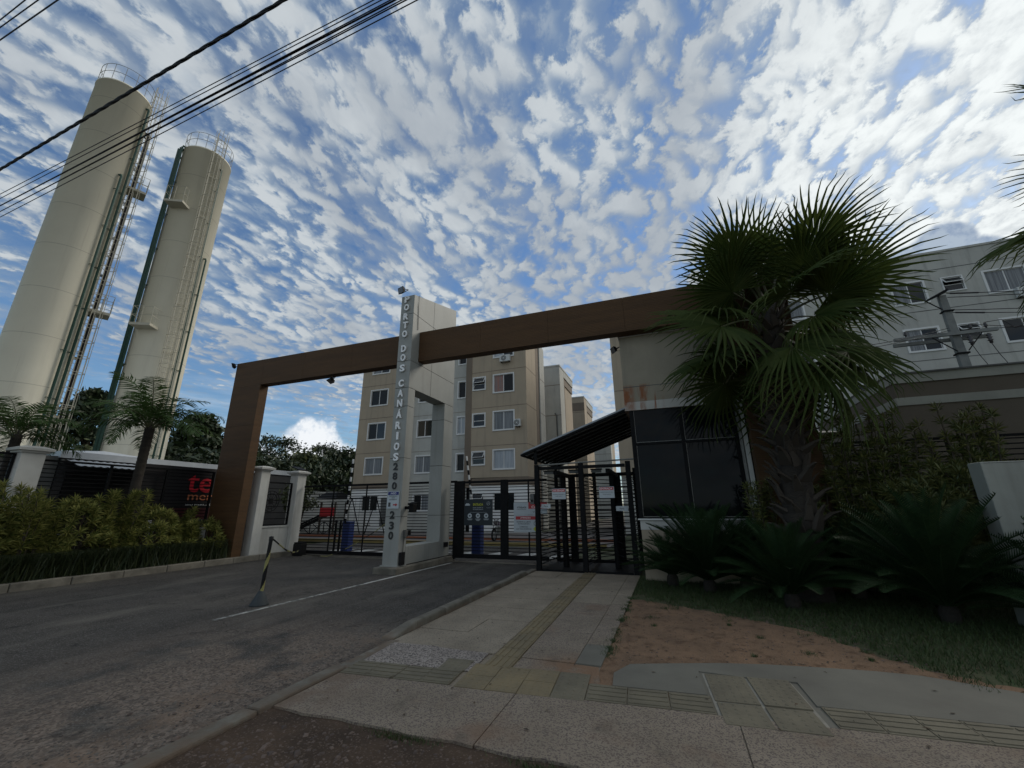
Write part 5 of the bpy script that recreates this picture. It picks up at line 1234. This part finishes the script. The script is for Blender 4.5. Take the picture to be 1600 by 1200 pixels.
# ================================================================ BARRIER ARMS, CABINETS, MOTORBIKE, PLAYGROUND behind the gates
def arm_barrier(label, x, y, tilt, H):
    t = thing('barrier_gate', label, 'barrier', (x, y, 0), 'raised barrier arms on blue cabinets inside the gates')
    part('cabinet', MB().box(x-.17, x+.17, y-.15, y+.15, 0, 1.08), M_blue, t, bev=.02); part('cabinet_top', bx(x-.18, x+.18, y-.16, y+.16, 1.08, 1.12), M_blue, t)
    n = 14
    for i in range(n):
        z0, z1 = 1.05+H*i/n, 1.05+H*(i+1)/n-.004; dx0, dx1 = tilt*i/n, tilt*(i+1)/n
        part('arm_stripe', MB().bar((x-.02+dx0, y-.2, z0), (x-.02+dx1, y-.2, z1), .07, .04), M_trim if i % 2 else M_black, t)
    return t
arm_barrier('raised striped barrier arm on a blue cabinet behind the left gate', -12.3, 14.2, .10, 2.55)
arm_barrier('raised striped barrier arm on a blue cabinet behind the right gate', -6.35, 13.75, -.38, 2.35)
for i, (x, lab) in enumerate(((-12.85, 'left one of two slim black posts by the left barrier cabinet'), (-12.62, 'right one of two slim black posts by the left barrier cabinet'))):
    t = thing('bollard', lab, 'bollard', (x, 14.1, 0), 'slim black posts by the barrier'); part('shaft', bx(x-.03, x+.03, 14.07, 14.13, 0, 1.15), M_black, t); part('cap', bx(x-.035, x+.035, 14.065, 14.135, 1.15, 1.18), M_black, t)

mc = thing('motorcycle', 'dark motorcycle parked facing the right gate behind its bars', 'motorcycle', (-8.35, 20.3, 0))
mx, my = -8.35, 20.0
def wheel(y):
    w = part('wheel', MB(), M_rubber, mc)
    def ring(R_, r_, m_, nm):
        b = MB(); n = 28
        b.tube([(mx, y+R_*math.cos(2*math.pi*i/n), .31+R_*math.sin(2*math.pi*i/n)) for i in range(n+1)], r_, 8, False); part(nm, b, m_, w, smooth=True)
    ring(.255, .05, M_rubber, 'tyre'); ring(.20, .018, M_galv, 'rim')
    part('spokes', MB().tube([(mx, y-.2, .31), (mx, y+.2, .31)], .01, 4).tube([(mx, y, .11), (mx, y, .51)], .01, 4).tube([(mx, y-.14, .17), (mx, y+.14, .45)], .01, 4).tube([(mx-.05, y, .31), (mx+.05, y, .31)], .03, 8), M_galv, w)
wheel(my); wheel(my+1.28)
part('fork', MB().tube([(mx-.09, my, .31), (mx-.09, my+.28, 1.0)], .025, 6).tube([(mx+.09, my, .31), (mx+.09, my+.28, 1.0)], .025, 6), M_galv, mc)
part('fuel_tank', MB().hexa([(mx-.11,my+.35,.72),(mx+.11,my+.35,.72),(mx+.10,my+.8,.70),(mx-.10,my+.8,.70)], [(mx-.09,my+.38,.97),(mx+.09,my+.38,.97),(mx+.07,my+.8,.86),(mx-.07,my+.8,.86)]), M_moto, mc, bev=.03)
part('seat', MB().hexa([(mx-.12,my+.8,.72),(mx+.12,my+.8,.72),(mx+.10,my+1.45,.80),(mx-.10,my+1.45,.80)], [(mx-.12,my+.8,.82),(mx+.12,my+.8,.82),(mx+.10,my+1.45,.88),(mx-.10,my+1.45,.88)]), M_rubber, mc, bev=.02)
part('engine', MB().box(mx-.15, mx+.15, my+.42, my+.85, .25, .68), M_galv, mc, bev=.03)
part('headlight', MB().lathe((mx, my+.13, .88), [(0, -.09), (.07, -.07), (.10, 0), (.07, .07), (0, .09)], 14), M_lamp, mc, smooth=True)
part('handlebar', MB().tube([(mx-.36, my+.38, 1.04), (mx-.2, my+.30, 1.08), (mx-.05, my+.27, 1.0), (mx+.05, my+.27, 1.0), (mx+.2, my+.30, 1.08), (mx+.36, my+.38, 1.04)], .018, 6), M_rubber, mc)
for s in (-1, 1): part('mirror', MB().tube([(mx+s*.25, my+.32, 1.06), (mx+s*.30, my+.3, 1.22)], .008, 4).lathe((mx+s*.31, my+.3, 1.26), [(0, -.05), (.055, -.02), (.055, .02), (0, .05)], 10), M_rubber, mc)
part('mudguard', MB().box(mx-.07, mx+.07, my-.20, my+.2, .60, .63), M_moto, mc, bev=.01)
part('exhaust', MB().tube([(mx+.13, my+.5, .3), (mx+.17, my+.9, .3), (mx+.18, my+1.45, .42)], .04, 8), M_galv, mc)

pg = thing('playground_set', 'dark playground tower with a small roof and slide behind the left gate', 'play set', (-23, 23.5, 0))
for (x, y) in ((-22.4, 23), (-21.2, 23), (-22.4, 24), (-21.2, 24)): part('post', bx(x-.05, x+.05, y-.05, y+.05, 0, 2.05), M_bark, pg)
part('roof', MB().hexa([(-22.8,22.7,2.3),(-20.9,22.7,2.3),(-20.9,24.3,2.3),(-22.8,24.3,2.3)], [(-22.3,23.2,2.72),(-21.4,23.2,2.72),(-21.4,23.8,2.72),(-22.3,23.8,2.72)]), M_black, pg)
part('deck', bx(-22.5, -21.1, 22.95, 24.05, 1.0, 1.08), M_bark, pg); part('panel', bx(-22.4, -21.2, 22.93, 22.97, 1.15, 1.7), M_redsign, pg)
part('slide', MB().hexa([(-24.9,23.2,.22),(-22.5,23.2,1.12),(-22.5,23.8,1.12),(-24.9,23.8,.22)], [(-24.9,23.2,.27),(-22.5,23.2,1.17),(-22.5,23.8,1.17),(-24.9,23.8,.27)]).bar((-24.9, 23.2, .35), (-22.5, 23.2, 1.25), .05, .12).bar((-24.9, 23.8, .35), (-22.5, 23.8, 1.25), .05, .12), M_black, pg)
ss = thing('swing_frame', 'A-shaped swing frame beside the playground tower behind the left gate', 'swing', (-19.4, 23.5, 0))
for x in (-20.2, -18.2): part('leg', MB().tube([(x-.45, 23, 0), (x, 23.4, 2.3)], .035, 6).tube([(x+.45, 23.9, 0), (x, 23.4, 2.3)], .035, 6), M_black, ss)
part('top_bar', MB().tube([(-20.25, 23.4, 2.3), (-18.15, 23.4, 2.3)], .035, 6), M_black, ss)
for x in (-19.7, -18.8):
    q = part('swing_seat', bx(x-.2, x+.2, 23.3, 23.5, .55, .58), M_bark, ss); part('rope', MB().tube([(x-.18, 23.4, .58), (x-.18, 23.4, 2.28)], .012, 4).tube([(x+.18, 23.4, .58), (x+.18, 23.4, 2.28)], .012, 4), M_wire, q)
# low railing across the play area
rl = thing('low_railing', 'low dark cross-braced railing in front of the playground', 'railing', (-25, 22, 0))
part('rail', bx(-28.5, -23.4, 21.98, 22.0-.0, .95, 1.0).box(-28.5, -23.4, 21.98, 22.0, .1, .15) if False else bx(-24.4, -19, 20.98, 21.02, .85, .9).box(-24.4, -19, 20.98, 21.02, .12, .16), M_black, rl)
for i in range(5):
    x = -24.4+i*1.08; part('post', bx(x-.02, x+.02, 20.98, 21.02, 0, .9), M_black, rl); part('brace', MB().bar((x+.03, 21, .15), (x+1.05, 21, .86), .03).bar((x+.03, 21, .86), (x+1.05, 21, .15), .03), M_black, rl)

# ================================================================ VEGETATION
def npmesh(name, V_, F_, mats, mi=None, smooth=False):
    me = bpy.data.meshes.new(name); me.from_pydata([tuple(v) for v in V_], [], F_)
    for q in mats: me.materials.append(q)
    if mi is not None: me.polygons.foreach_set('material_index', mi)
    if smooth: me.polygons.foreach_set('use_smooth', [True]*len(F_))
    me.update(); return me
def fan_leaf(name, seed, mt, Lp=1.15, Rb=1.28, n=40, spread=155, droop=.22, w=1.0):
    g = random.Random(seed); b = MB().m(M_pet)
    pts = [(Lp*i/8, 0, .10*math.sin(math.pi*i/8)-.02*i/8) for i in range(9)]
    # petiole: flattened, tapering
    for i in range(8):
        p, q = pts[i], pts[i+1]; w0 = .030-.014*i/8; w1 = .030-.014*(i+1)/8
        b.add([(p[0],-w0,p[2]),(p[0],w0,p[2]),(q[0],w1,q[2]),(q[0],-w1,q[2]),(p[0],0,p[2]-.022),(q[0],0,q[2]-.018)], [(0,1,2,3),(0,3,5,4),(4,5,2,1)])
    b.m(mt); dth = R(2*spread/n)
    fold = g.uniform(.10, .55)
    for k in range(n):
        a = R(-spread)+(k+.5)*dth+g.uniform(-.012, .012); u = abs(a)/R(spread)
        Rk = Rb*(1-.30*u*u)*g.uniform(.93, 1.04); dz = droop*(1+.5*u)*g.uniform(.8, 1.3); twist = g.uniform(-.02, .02)
        ca, sa = math.cos(a), math.sin(a); prof = [(.03, 1, 0), (.28, 1, 0), (.43, 1, 0), (.60, .60, .0), (.78, .40, 0), (.92, .22, 0), (1.0, 0, 0)]
        vs = []; fs = []
        for j, (s, wf, _) in enumerate(prof):
            r_ = Rk*s; hw = min(r_, Rk*.46)*math.tan(dth/2)*wf*w*1.02
            z = -dz*max(0, s-.25)**2*1.5 - (g.uniform(0, .10) if s > .9 and g.random() < .5 else 0) + fold*abs(sa)*r_*.5
            x, y = Lp+r_*ca, r_*sa
            zr_ = hw*.55
            if wf > 0:
                vs += [(x+sa*hw, y-ca*hw, z-zr_+.0), (x, y, z+zr_), (x-sa*hw, y+ca*hw, z-zr_)]
            else: vs += [(x+twist, y+twist, z-.02)]
        m_ = len(prof)-1
        for j in range(m_-1):
            o = 3*j; fs += [(o, o+1, o+4, o+3), (o+1, o+2, o+5, o+4)]
        o = 3*(m_-1); fs += [(o, o+1, o+3), (o+1, o+2, o+3)]
        b.add(vs, fs)
    return b.mesh(name)
FANS = [fan_leaf('fan_frond', s, M_fan, Lp=l, droop=d, spread=sp_) for s, l, d, sp_ in ((1, .95, .22, 150), (2, .80, .40, 138), (3, 1.15, .30, 155), (4, .9, .62, 130))]
FAND = fan_leaf('fan_frond_dry', 9, M_fand, Lp=.8, Rb=.9, droop=.9, spread=120)
def boot_mesh():
    b = MB(); b.hexa([(-.05,-.07,0),(.02,-.07,-.02),(.02,.07,-.02),(-.05,.07,0)], [(.06,-.045,.20),(.09,-.03,.19),(.09,.03,.19),(.06,.045,.20)]); b.mats = [M_boot]
    b.hexa([(.06,-.045,.205),(.09,-.03,.195),(.09,.03,.195),(.06,.045,.205)], [(.14,-.02,.29),(.155,-.012,.285),(.155,.012,.285),(.14,.02,.29)])
    return b.mesh('leaf_base')
BOOT = boot_mesh()
def fan_palm(label, x, y, H, seed, nf=40, lean=(0, 0), scale=1.0, trunk_r=.31):
    g = random.Random(seed); t = thing('fan_palm', label, 'palm tree', (x, y, 0), 'fan palms of the garden')
    pr_ = [(trunk_r*1.08, 0), (trunk_r, .3), (trunk_r*.97, 1.2), (trunk_r*1.0, 1.25), (trunk_r*.9, 3), (trunk_r*.75, H*.8), (trunk_r*.55, H), (0, H+.1)]
    tm = MB().lathe((x, y, 0), pr_, 22)
    tm.v = [(p[0]+lean[0]*(max(0, p[2])/H)**1.5, p[1]+lean[1]*(max(0, p[2])/H)**1.5, p[2]) for p in tm.v]
    part('trunk', tm, M_trunk, t, smooth=True)
    z = 1.15; k = 0
    while z < H-.1:
        for j in range(7):
            if g.random() < .22: continue
            a = j*2*math.pi/7+k*.45+g.uniform(-.15, .15); rr_ = trunk_r*(1.0-.35*max(0, z-1.2)/H)-.01
            link('leaf_base', BOOT, t, (rr_*math.cos(a)+lean[0]*(z/H)**1.5, rr_*math.sin(a)+lean[1]*(z/H)**1.5, z+g.uniform(-.04, .04)), (g.uniform(-.5, .5), g.uniform(-.25, .6), a), g.uniform(.6, 1.5))
        z += .17; k += 1
    for i in range(nf):
        f = (i+.5)/nf; el = 80-152*f**.95+g.uniform(-12, 12); az = i*137.5+g.uniform(-20, 20)
        ca, sa = math.cos(R(az)), math.sin(R(az))
        me = FANS[g.randrange(4)] if f < .93 else FAND
        link('frond', me, t, (.16*ca+lean[0], .16*sa+lean[1], H+.25-1.15*f), (g.uniform(-.9, .9), -R(el), R(az)), scale*g.uniform(.80, 1.10)*(.85 if el > 65 else 1))
    return t
fan_palm('tall fan palm with dark fronds in front of the guardhouse and arch leg', 2.18, 9.2, 5.6, 11, nf=35, lean=(.22, 0), scale=1.12, trunk_r=.27)
fan_palm('fan palm standing just outside the right edge, only frond tips showing', 7.95, 8.1, 6.5, 5, nf=32, scale=1.05)

def feather_leaf(name, seed, L=1.8, n=34, ll=.42, curve=1.1, wl=.020):
    g = random.Random(seed); b = MB().m(M_pet); P_ = []
    for i in range(15):
        s = i/14; th = .35-curve*s*1.35; P_.append(s)
    pos = [Vector((0, 0, 0))]; dirs = []
    for i in range(14):
        s = i/14; th = .45-curve*(s**1.2)*1.7; d = Vector((math.cos(th), 0, math.sin(th))); dirs.append(d); pos.append(pos[-1]+d*L/14)
    dirs.append(dirs[-1]); b.tube(pos, .016, 5, False, .004); b.m(M_feath)
    for k in range(n):
        s = .14+.86*k/(n-1); i = min(13, int(s*14)); p = pos[i].lerp(pos[i+1], s*14-i); d = dirs[i]; up = Vector((0, 1, 0)).cross(d)*-1
        l_ = ll*(math.sin(math.pi*min(1, s*.92+.06))**.6)*g.uniform(.85, 1.1)
        for sd in (-1, 1):
            out = (Vector((0, sd, 0))*1.0+d*.55+up*g.uniform(-.35, .45)).normalized()
            q1 = p+out*l_*.55+Vector((0, 0, -.03)); q2 = p+out*l_+Vector((0, 0, -.16*l_/ll)); sdv = d*wl
            b.add([p-sdv*.5, p+sdv*.5, q1+sdv, q1-sdv, q2], [(0, 1, 2, 3), (3, 2, 4)])
    return b.mesh(name)
FE = [feather_leaf('feather_frond', s, L_, n_, l_, c_) for s, L_, n_, l_, c_ in ((1, 1.75, 36, .42, 1.0), (2, 1.6, 32, .38, 1.25), (3, 1.9, 38, .44, .85))]
def feather_palm(label, x, y, z0, H, seed, nf, sc=1.0, r_=.12):
    g = random.Random(seed); t = thing('feather_palm', label, 'palm tree', (x, y, z0), 'young feather palms behind the fence')
    pr_ = [(r_*1.25, 0)]
    z = .1
    while z < H: pr_ += [(r_*1.05, z), (r_*.95, z+.05)]; z += .12
    part('trunk', MB().lathe((x, y, z0), pr_+[(r_*.5, H), (0, H+.15)], 14), M_trunk, t, smooth=True)
    for i in range(nf):
        f = (i+.5)/nf; el = 72-78*f+g.uniform(-6, 6); az = i*137.5+g.uniform(-10, 10)
        link('frond', FE[g.randrange(3)], t, (.05*math.cos(R(az)), .05*math.sin(R(az)), H+.05-.15*f), (g.uniform(-.25, .25), -R(el)*.8, R(az)), sc*g.uniform(.85, 1.08))
    return t
feather_palm('young feather palm with arching fronds rising in front of the white awning', -14.28, 7.62, .1, 3.9, 3, 24, 1.02)
feather_palm('smaller feather palm behind the capped pillar at the left edge', -15.55, 5.45, 0, 3.5, 8, 20, .85, .10)

# cycads
def cycad_leaf(name, seed, L=1.0, n=46, ll=.15, curve=.75):
    g = random.Random(seed); b = MB().m(M_pet); pos = [Vector((0, 0, 0))]; dirs = []
    for i in range(10):
        s = i/10; th = .30-curve*s; d = Vector((math.cos(th), 0, math.sin(th))); dirs.append(d); pos.append(pos[-1]+d*L/10)
    dirs.append(dirs[-1]); b.m(M_cyc); b.tube(pos, .010, 4, False, .003)
    for k in range(n):
        s = .10+.90*k/(n-1); i = min(9, int(s*10)); p = pos[i].lerp(pos[i+1], s*10-i); d = dirs[i]; up = Vector((0, -1, 0)).cross(d)
        l_ = ll*(math.sin(math.pi*(s*.86+.10))**.7)*g.uniform(.92, 1.05)
        for sd in (-1, 1):
            out = (Vector((0, sd, 0))+d*.55+up*.42).normalized(); q = p+out*l_; w_ = d*.008
            b.add([p-w_, p+w_, q], [(0, 1, 2)])
    return b.mesh(name)
CY = [cycad_leaf('cycad_frond', s, 1.0, 48, .17, c_) for s, c_ in ((1, .7), (2, .9), (3, .55))]
def cycad(label, x, y, L, seed, nf=46, h=.18):
    g = random.Random(seed); t = thing('cycad', label, 'cycad', (x, y, 0), 'cycads on the lawn in front of the guardhouse')
    part('trunk', MB().lathe((x, y, 0), [(.10, 0), (.12, .1), (.11, h), (.06, h+.08), (0, h+.1)], 12), M_trunk, t, smooth=True)
    for i in range(nf):
        f = (i+.5)/nf; el = 88-84*f**.95+g.uniform(-6, 6); az = i*137.5+g.uniform(-9, 9)
        link('frond', CY[g.randrange(3)], t, (.06*math.cos(R(az)), .06*math.sin(R(az)), h+.05), (g.uniform(-.2, .2), -R(el)*.9, R(az)), L*g.uniform(.85, 1.08))
    return t
cycad('large cycad below the left half of the guardhouse window', .55, 9.5, 1.5, 1, 84)
cycad('small cycad leaning over the walk at the foot of the turnstile cage', -.12, 10.0, .95, 7, 48)
cycad('cycad against the guardhouse wall below the right half of its window', 1.25, 9.95, 1.25, 8, 60)
cycad('cycad directly in front of the fan palm trunk', 1.68, 8.45, 1.2, 2, 68)
cycad('large cycad at the right, nearest to the short grass', 3.50, 8.15, 1.6, 3, 80)
cycad('cycad just right of the fan palm, behind the large one', 2.95, 9.6, 1.35, 4, 60)
cycad('rightmost cycad, in front of the white wall block', 4.65, 7.55, 1.2, 6, 60)

# leafy shrubs built of whorls
def whorl(b, p, ax, n, L, g, w=.14, open_=1.0):
    ax = ax.normalized(); a = ax.cross(Vector((0, 0, 1)))
    if a.length < .1: a = Vector((1, 0, 0))
    a.normalize(); c = a.cross(ax)
    for k in range(n):
        th = k*2.4+g.uniform(-.2, .2); f = k/n; ph = (.35+1.15*f)*open_+g.uniform(-.12, .12)
        d = ax*math.cos(ph)+(a*math.cos(th)+c*math.sin(th))*math.sin(ph); l_ = L*(.65+.5*math.sin(math.pi*(.2+.75*f)))*g.uniform(.85, 1.12)
        o = p+ax*(.05*(1-f)); sd = d.cross(ax)
        if sd.length < .05: sd = a
        sd = sd.normalized()*l_*w*.5; m_ = o+d*l_*.45+Vector((0, 0, .01)); tip = o+d*l_+Vector((0, 0, -.22*l_*f))
        b.add([o, m_+sd, tip, m_-sd], [(0, 1, 2), (0, 2, 3)])
def shrub(label, c, rad, z0, z1, nw, seed, mt, L=.13, grp=None, cat='shrub', lanky=False, name='variegated_shrub', nl=24):
    g = random.Random(seed); t = thing(name, label, cat, (c[0], c[1], z0), grp); st = MB(); lf = MB()
    tips = []
    if lanky:
        ns = max(3, nw//9)
        for s in range(ns):
            a = g.uniform(0, 6.28); r_ = g.random()**.6; bx0 = Vector((c[0]+rad[0]*.25*math.cos(a), c[1]+rad[1]*.25*math.sin(a), z0)); tp_ = Vector((c[0]+rad[0]*r_*math.cos(a), c[1]+rad[1]*r_*math.sin(a), z1-(z1-z0)*g.random()**1.5*.75))
            md = bx0.lerp(tp_, .5)+Vector((g.uniform(-.1, .1), g.uniform(-.1, .1), .05)); st.tube([bx0, md, tp_], .014, 4)
            for j in range(9):
                f = 1-j*.085; p = md.lerp(tp_, (f-.5)*2) if f > .5 else bx0.lerp(md, f*2); tips.append((p+Vector((g.uniform(-.04, .04), g.uniform(-.04, .04), 0)), (tp_-md).normalized()+Vector((g.uniform(-.5, .5), g.uniform(-.5, .5), .3))))
    else:
        for k in range(nw):
            u = g.uniform(-.25, 1); a = g.uniform(0, 6.28); q = math.sqrt(max(0, 1-u*u)); rr_ = g.uniform(.70, 1.03)
            d = Vector((q*math.cos(a), q*math.sin(a), u)); p = Vector((c[0]+d.x*rad[0]*rr_, c[1]+d.y*rad[1]*rr_, z0+.35*(z1-z0)+d.z*.65*(z1-z0)*rr_))
            tips.append((p, Vector((d.x, d.y, d.z*.6+.55))))
            if k % 3 == 0: st.tube([(c[0]+g.uniform(-.1, .1), c[1]+g.uniform(-.1, .1), z0), (c[0]+d.x*rad[0]*.35, c[1]+d.y*rad[1]*.35, z0+(p.z-z0)*.55), p], .012, 4, False)
    for p, ax in tips: whorl(lf, p, ax, nl, L, g)
    part('stems', st, M_stem, t); part('foliage', lf, mt, t)
    return t
G_ = 'variegated yellow-green bushes in front of the left fence'
for i, (y, z1, ry, nw, lab) in enumerate((
    (4.75, 1.75, .50, 95, 'yellow-green bush at the far left, before the foot of the capped pillar'),
    (5.55, 2.05, .60, 120, 'tallest yellow-green bush, just right of the capped pillar foot'),
    (6.45, 1.95, .55, 110, 'yellow-green bush below the left end of the awning'),
    (7.30, 1.95, .55, 110, 'yellow-green bush around the feather palm trunk'),
    (8.15, 1.75, .55, 100, 'yellow-green bush right of the feather palm trunk'),
    (8.95, 1.60, .50, 90, 'yellow-green bush left of the red lettering'),
    (9.65, 1.25, .40, 60, 'small low yellow-green bush touching the arch leg'))):
    shrub(lab, (-14.08+.07*math.sin(i*2.3), y), (.50, ry*1.12), .30, z1+(.08 if i in (1, 3) else 0), int(nw*(1.5 if i % 2 else .95)), 20+i, M_song, L=.19, grp=G_, nl=22, lanky=i % 2 == 1)
G2 = 'dark green-yellow shrubs in front of the right fence'
shrub('upright shrub just right of the palm, reaching above the fence', (4.05, 10.3), (.7, .45), .1, 3.35, 300, 31, M_song2, L=.17, grp=G2, lanky=True, name='tall_shrub', nl=18)
shrub('two-topped tall shrub against the slatted right fence', (5.35, 10.25), (.7, .45), .1, 3.3, 260, 32, M_song2, L=.17, grp=G2, lanky=True, name='tall_shrub', nl=18)
shrub('rounded mid-height shrub below the slatted right fence', (4.75, 9.8), (.9, .5), .1, 2.35, 260, 33, M_song2, L=.16, grp=G2, name='tall_shrub', nl=18)
shrub('shaded shrub around the right capped pillar', (3.45, 10.1), (.6, .45), .1, 2.95, 260, 34, M_song2, L=.16, grp=G2, lanky=True, name='tall_shrub', nl=18)
shrub('slim shrub at the guardhouse window corner left of the palm trunk', (1.68, 9.95), (.38, .3), .1, 2.0, 90, 35, M_song2, L=.15, grp=G2, lanky=True, name='tall_shrub', nl=18)
shrub('low dense shrub between the palm trunk and the right pillar', (2.85, 10.2), (.55, .4), .1, 2.1, 190, 37, M_song2, L=.16, grp=G2, name='tall_shrub', nl=18)
shrub('dark shrub below the right slatted fence, nearest the white wall block', (4.15, 9.6), (.75, .45), .1, 2.0, 190, 38, M_song2, L=.16, grp=G2, name='tall_shrub', nl=18)
shrub('small shrub showing over the white wall block', (5.55, 9.6), (.6, .4), .2, 2.25, 80, 36, M_song2, L=.15, grp=G2, name='tall_shrub', nl=18)

# trees behind
def tree(label, az, D, H, cr, seed, mt, base=.25, n=60, leaf=.26, per=85, airy=1.0, cat='tree', name='broadleaf_tree', shape='round', grp='trees behind the estate'):
    g = np.random.default_rng(seed); a = R(az); x, y = D*math.sin(a), D*math.cos(a)
    t = thing(name, label, cat, (x, y, 0), grp); r_ = random.Random(seed)
    tb = MB().tube([(x, y, -.1), (x+.1, y, H*.35), (x+.15*r_.uniform(-1, 1), y+.2, H*.75)], H*.028, 8, True, H*.010)
    cents = []
    for k in range(n):
        if shape == 'round':
            u = r_.uniform(-.55, 1); th = r_.uniform(0, 6.28); q = math.sqrt(1-u*u); rr_ = r_.uniform(.45, 1)**.5
            p = (x+q*math.cos(th)*cr*rr_, y+q*math.sin(th)*cr*rr_, H*(1+base)/2+u*H*(1-base)/2*rr_)
        else:
            f = r_.random()**.8; th = r_.uniform(0, 6.28); w_ = cr*(1-f**1.6)*r_.uniform(.6, 1.05)+.25; p = (x+w_*math.cos(th), y+w_*math.sin(th), H*(base+(1-base)*f))
        cents.append(p)
        if k % 2 == 0 or airy > 1: tb.tube([(x, y, H*(.3+.3*r_.random())), ((x+p[0])/2, (y+p[1])/2, (H*.5+p[2])/2+.2), p], .045, 4, False, .015)
    cents = np.array(cents); sz = (cr*.30/airy if shape == 'round' else .55)
    P = np.repeat(cents, per, 0)+g.normal(0, 1, (n*per, 3))*np.array([sz, sz, sz*.62])*.62
    k = len(P); d1 = g.normal(0, 1, (k, 3)); d1 /= np.linalg.norm(d1, axis=1)[:, None]; d2 = g.normal(0, 1, (k, 3)); d2 -= d1*(d1*d2).sum(1)[:, None]; d2 /= np.linalg.norm(d2, axis=1)[:, None]
    s = leaf*g.uniform(.5, 1.1, k)[:, None]
    V_ = np.stack([P-d1*s, P+d2*s*.45, P+d1*s, P-d2*s*.45], 1).reshape(-1, 3)-np.array([x, y, 0])
    me = npmesh('crown', V_.tolist(), np.arange(4*k).reshape(-1, 4).tolist(), [mt]); link('crown', me, t); part('trunk', tb, M_bark, t)
    return t
tree('dark conifer between the two water towers, tufts against the sky', -66.3, 41, 9.6, 3.0, 1, M_tree1, .2, 95, .30, 80, shape='cone', name='conifer_tree')
tree('dark conifer right of the narrow water tower', -57.6, 43, 8.9, 3.6, 2, M_tree1, .15, 95, .30, 80, shape='cone', name='conifer_tree')
tree('low olive tree below the conifer between the water towers', -64.6, 36, 5.4, 2.6, 3, M_tree2, .2, 50, .26, 80)
tree('broad dark tree behind the left arch leg', -54.6, 46, 7.0, 4.0, 4, M_tree1, .1, 75, .32, 90)
tree('thin-crowned tree just inside the arch opening', -50.0, 55, 9.9, 3.3, 5, M_tree1, .35, 80, .20, 42, airy=1.6)
tree('dense dark tree in the middle of the arch opening', -47.4, 52, 7.3, 4.2, 6, M_tree2, .1, 80, .32, 90)
tree('airy round-topped tree left of the apartment block', -44.6, 56, 9.6, 3.0, 7, M_tree1, .35, 80, .20, 46, airy=1.5)
tree('dark tree close to the left corner of the apartment block', -41.8, 52, 8.0, 3.6, 8, M_tree1, .1, 80, .32, 90)
tree('lower dark tree filling the gap behind the boundary wall', -51.8, 50, 6.6, 4.4, 9, M_tree1, .05, 80, .32, 90)
tree('small dark tree behind the swing frame', -44.8, 48, 6.2, 4.0, 10, M_tree1, .05, 75, .32, 90)
tree('dark tree half hidden by the apartment block corner', -39.5, 54, 7.9, 3.2, 14, M_tree1, .1, 60, .32, 90)
tree('dark tree far left behind the wide water tower', -71.5, 44, 6.5, 4.0, 12, M_tree1, .1, 70, .32, 80)
tree('dark bushy tree right behind the market roof', -59.6, 38, 5.8, 3.4, 13, M_tree1, .05, 80, .30, 90)
tree('small green tree growing inside the estate beside the left gate pillar', -46.6, 20.5, 2.75, .75, 15, M_tree2, .45, 30, .09, 60, grp=None)

# fallen leaves and litter
def litter(name, label_mt, n, area, seed, s0=.012, s1=.03, z=.036):
    g = random.Random(seed); b = MB()
    for _ in range(n):
        x, y = area(g); s = g.uniform(s0, s1); a = g.uniform(0, 6.28); c_, d_ = math.cos(a)*s, math.sin(a)*s
        b.add([(x-c_, y-d_, z+.003), (x-d_*.4, y+c_*.4, z+g.uniform(.002, .010)), (x+c_, y+d_, z+.003), (x+d_*.4, y-c_*.4, z+g.uniform(.002, .010))], [(0, 1, 2, 3)])
    o = part(name, b, label_mt); o['kind'] = 'stuff'; return o
M_dry = mat('dry_leaf', (.12, .08, .045), (.05, .04, .03), rough=.9, island=True)
litter('fallen_leaves', M_dry, 160, lambda g: (g.uniform(-3.4, 4), g.uniform(3.2, 10.5)), 3)
litter('fallen_leaves', M_dry, 500, lambda g: (g.uniform(-.8, 3), g.uniform(5, 9)), 4, .01, .03, .022)
litter('road_litter', M_dry, 120, lambda g: (g.uniform(-13, -3.8), g.uniform(2.5, 12)), 5, .01, .022, .002)
litter('kerb_litter', M_dry, 300, lambda g: (-13.06+g.random()**2*.25, g.uniform(1, 12)), 6, .01, .03, .002)
